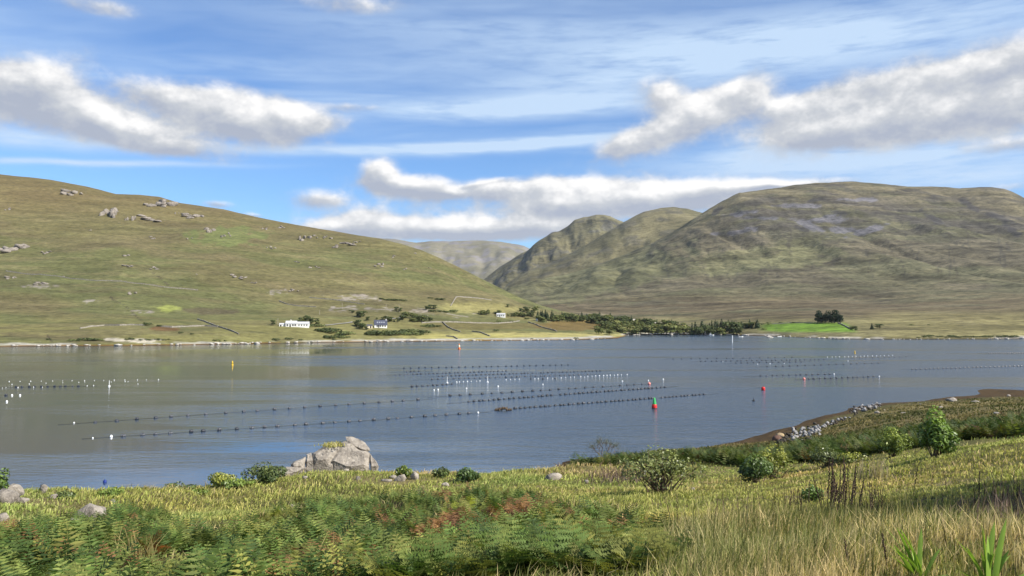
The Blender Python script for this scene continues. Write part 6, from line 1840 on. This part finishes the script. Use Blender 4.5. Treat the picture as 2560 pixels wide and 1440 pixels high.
# broad sword-leaved plants at the near edge
M_SWORD = leaf_mat('sword_leaf', 0.45, 0.35, 0.35, 0.12, 3.0)
def sword_plant(px, py, rr, lst, lab):
    a, t_ = azel(px, 1440); x, y = rr * math.sin(a), rr * math.cos(a); z = float(near_z(np.array([x]), np.array([y]))[0])
    e = thing('sword_leaved_plant', lab, 'plant', (x, y, z))
    r = random.Random(px)
    lst = lst + [(r.uniform(.4, .8), r.uniform(.2, 1.2), r.choice((2.2, 2.9, .3, 1.2, 3.4)) + r.uniform(-.4, .4), r.uniform(.02, .035), r.uniform(.1, 1.2)) for _ in range(9)]
    for (L, lean, az, wd, twist) in lst:
        wd *= .9; L *= .8
        n = 9; vs = []; fs = []; cs = []
        d = Vector((math.cos(az), math.sin(az), 0)); s = Vector((-math.sin(az + twist), math.cos(az + twist), 0))
        pos = Vector((r.uniform(-.06, .06), r.uniform(-.06, .06), -.05)); el = math.pi / 2 - lean * .35
        col = np.array((0.20, 0.30, 0.045)) * r.uniform(.75, 1.3)
        for i in range(n):
            u = i / (n - 1); w = wd * (.55 + 1.2 * u) * (1 - u) ** .55 if u < 1 else .001
            fold = Vector((0, 0, 1)).cross(s) * w * .22
            vs += [pos - s * w, pos + fold, pos + s * w]; cs += [col * (.85 + .3 * u)] * 3
            e2 = el - lean * u * .8
            pos = pos + (d * math.cos(e2) + Vector((0, 0, math.sin(e2)))) * (L / (n - 1))
        for i in range(n - 1):
            b = i * 3; fs += [(b, b + 1, b + 4, b + 3), (b + 1, b + 2, b + 5, b + 4)]
        link('leaf', mesh_from('leaf', np.array([tuple(v) for v in vs]), fs, M_SWORD, col=np.array(cs)), e)
sword_plant(2300, 1440, 8.6, [(.75, .9, 2.9, .030, .3), (.85, .7, 2.7, .034, .2), (.80, .55, 2.5, .032, .9), (.70, .35, 2.2, .03, .6), (.75, .3, .8, .034, .5), (.6, .8, .3, .028, .3), (.62, 1.1, 3.3, .03, .2), (.55, 1.2, 3.6, .03, .4), (.8, .45, 3.0, .028, .8), (.5, 1.3, 5.5, .03, .2)], 'sword-leaved bright green plant leaning over in the rushes')
sword_plant(2478, 1440, 8.2, [(.85, .7, 2.8, .036, .3), (.9, .12, 1.6, .045, 1.2), (.85, .15, 1.4, .045, 1.4), (.8, .25, 1.0, .04, .9), (.95, .25, .4, .042, 1.0), (1.0, .3, .2, .038, 1.1), (.6, 1.1, 3.2, .03, .2), (.7, .6, .1, .034, .5), (.65, .8, 2.4, .03, .6), (.7, .3, 5.6, .04, .2)], 'upright sword-leaved bright green plant with the broadest leaves')
# pale standing ferns
for (x, y, k_, s, l) in ((1165, 1290, 'yellow', .9, 'pale lime fern standing bright out of the dark bracken'), (372, 1400, 'rust', .9, 'straw-gold fern frond in the green bracken'), (690, 1300, 'yellow', .6, 'lime fern sprig near the top of the bracken')):
    p, k = hit_scale(x, y)
    cc = np.array({'yellow': (0.26, 0.29, 0.10), 'rust': (0.34, 0.22, 0.07)}[k_])
    V, Fc, C = fern_arrays(960 + x, k_, True, 5)
    C = C / C.max() * 1.0 * cc * 1.3
    thing('fern', l, 'fern', p, 0.3, s, None, mesh_from('fern', V, Fc, M_FERN, col=C, smooth=False))

# trees beside the viewpoint, whose shade falls across the meadow
def near_tree(seed):
    r = np.random.default_rng(seed)
    C = [(r.uniform(-1.7, 1.7), r.uniform(-1.7, 1.7), r.uniform(2.2, 6.3), r.uniform(.7, 1.3)) for _ in range(22)]
    P = []; N = []
    for x, y, z, rad in C:
        d = r.normal(size=(420, 3)); d /= np.linalg.norm(d, axis=1)[:, None]
        P.append(np.array([x, y, z]) + d * rad * r.uniform(.35, 1.05, (420, 1)) * np.array([1, 1, .8])); N.append(d + np.array([0, 0, .5]))
    P = np.concatenate(P); N = np.concatenate(N)
    cc = np.array((0.085, 0.115, 0.034)) * r.uniform(.6, 1.5, (len(P), 1))
    V, Fq, cv = cards(P, N, r.uniform(.06, .11, len(P)), cc, r)
    mb = MB(); mb.tube([(0, 0, -.3), (.05, 0, 1.2), (.1, .08, 3.0), (0, 0, 5.4)], [.2, .16, .11, .03], 8)
    for x, y, z, rad in C[:16]:
        b = min(2.6, z * .55); mb.tube([(.08, .05, b), (x * .5, y * .5, (b + z) / 2 + .2), (x, y, z)], [.07, .045, .012], 5)
    return mesh_from('crown', V, Fq, M_FERN, col=cv, smooth=False), mb.mesh('trunk', M_BARK)
NTM = near_tree(31)
for i, (x, y, h) in enumerate(((15.2, 11.2, 1.0), (18.2, 13.8, 1.1), (21.8, 16.8, 1.05))):
    z = float(near_z(np.array([x]), np.array([y]))[0])
    e = thing('broadleaf_tree', ['leafy tree beside the meadow, first of three shading it', 'leafy tree beside the meadow, middle one of three shading it', 'leafy tree beside the meadow, last of three shading it'][i], 'tree', (x, y, z), i * 1.7, h)
    link('crown', NTM[0], e); link('trunk', NTM[1], e)

# ------------------------------------------------------------------ air
if HAZE > 0:
    m, t = new_mat('haze_air')
    vol = t.n('ShaderNodeVolumePrincipled', {'Color': (0.86, 0.92, 1.0, 1.0), 'Density': HAZE, 'Anisotropy': 0.1})
    o_ = t.n('ShaderNodeOutputMaterial'); t.link(vol.outputs[0], o_.inputs['Volume'])
    mb = MB(); mb.box(0, 0, -9, 17000, 17000, 720)
    link('haze', mb.mesh('haze', m), kind='stuff')
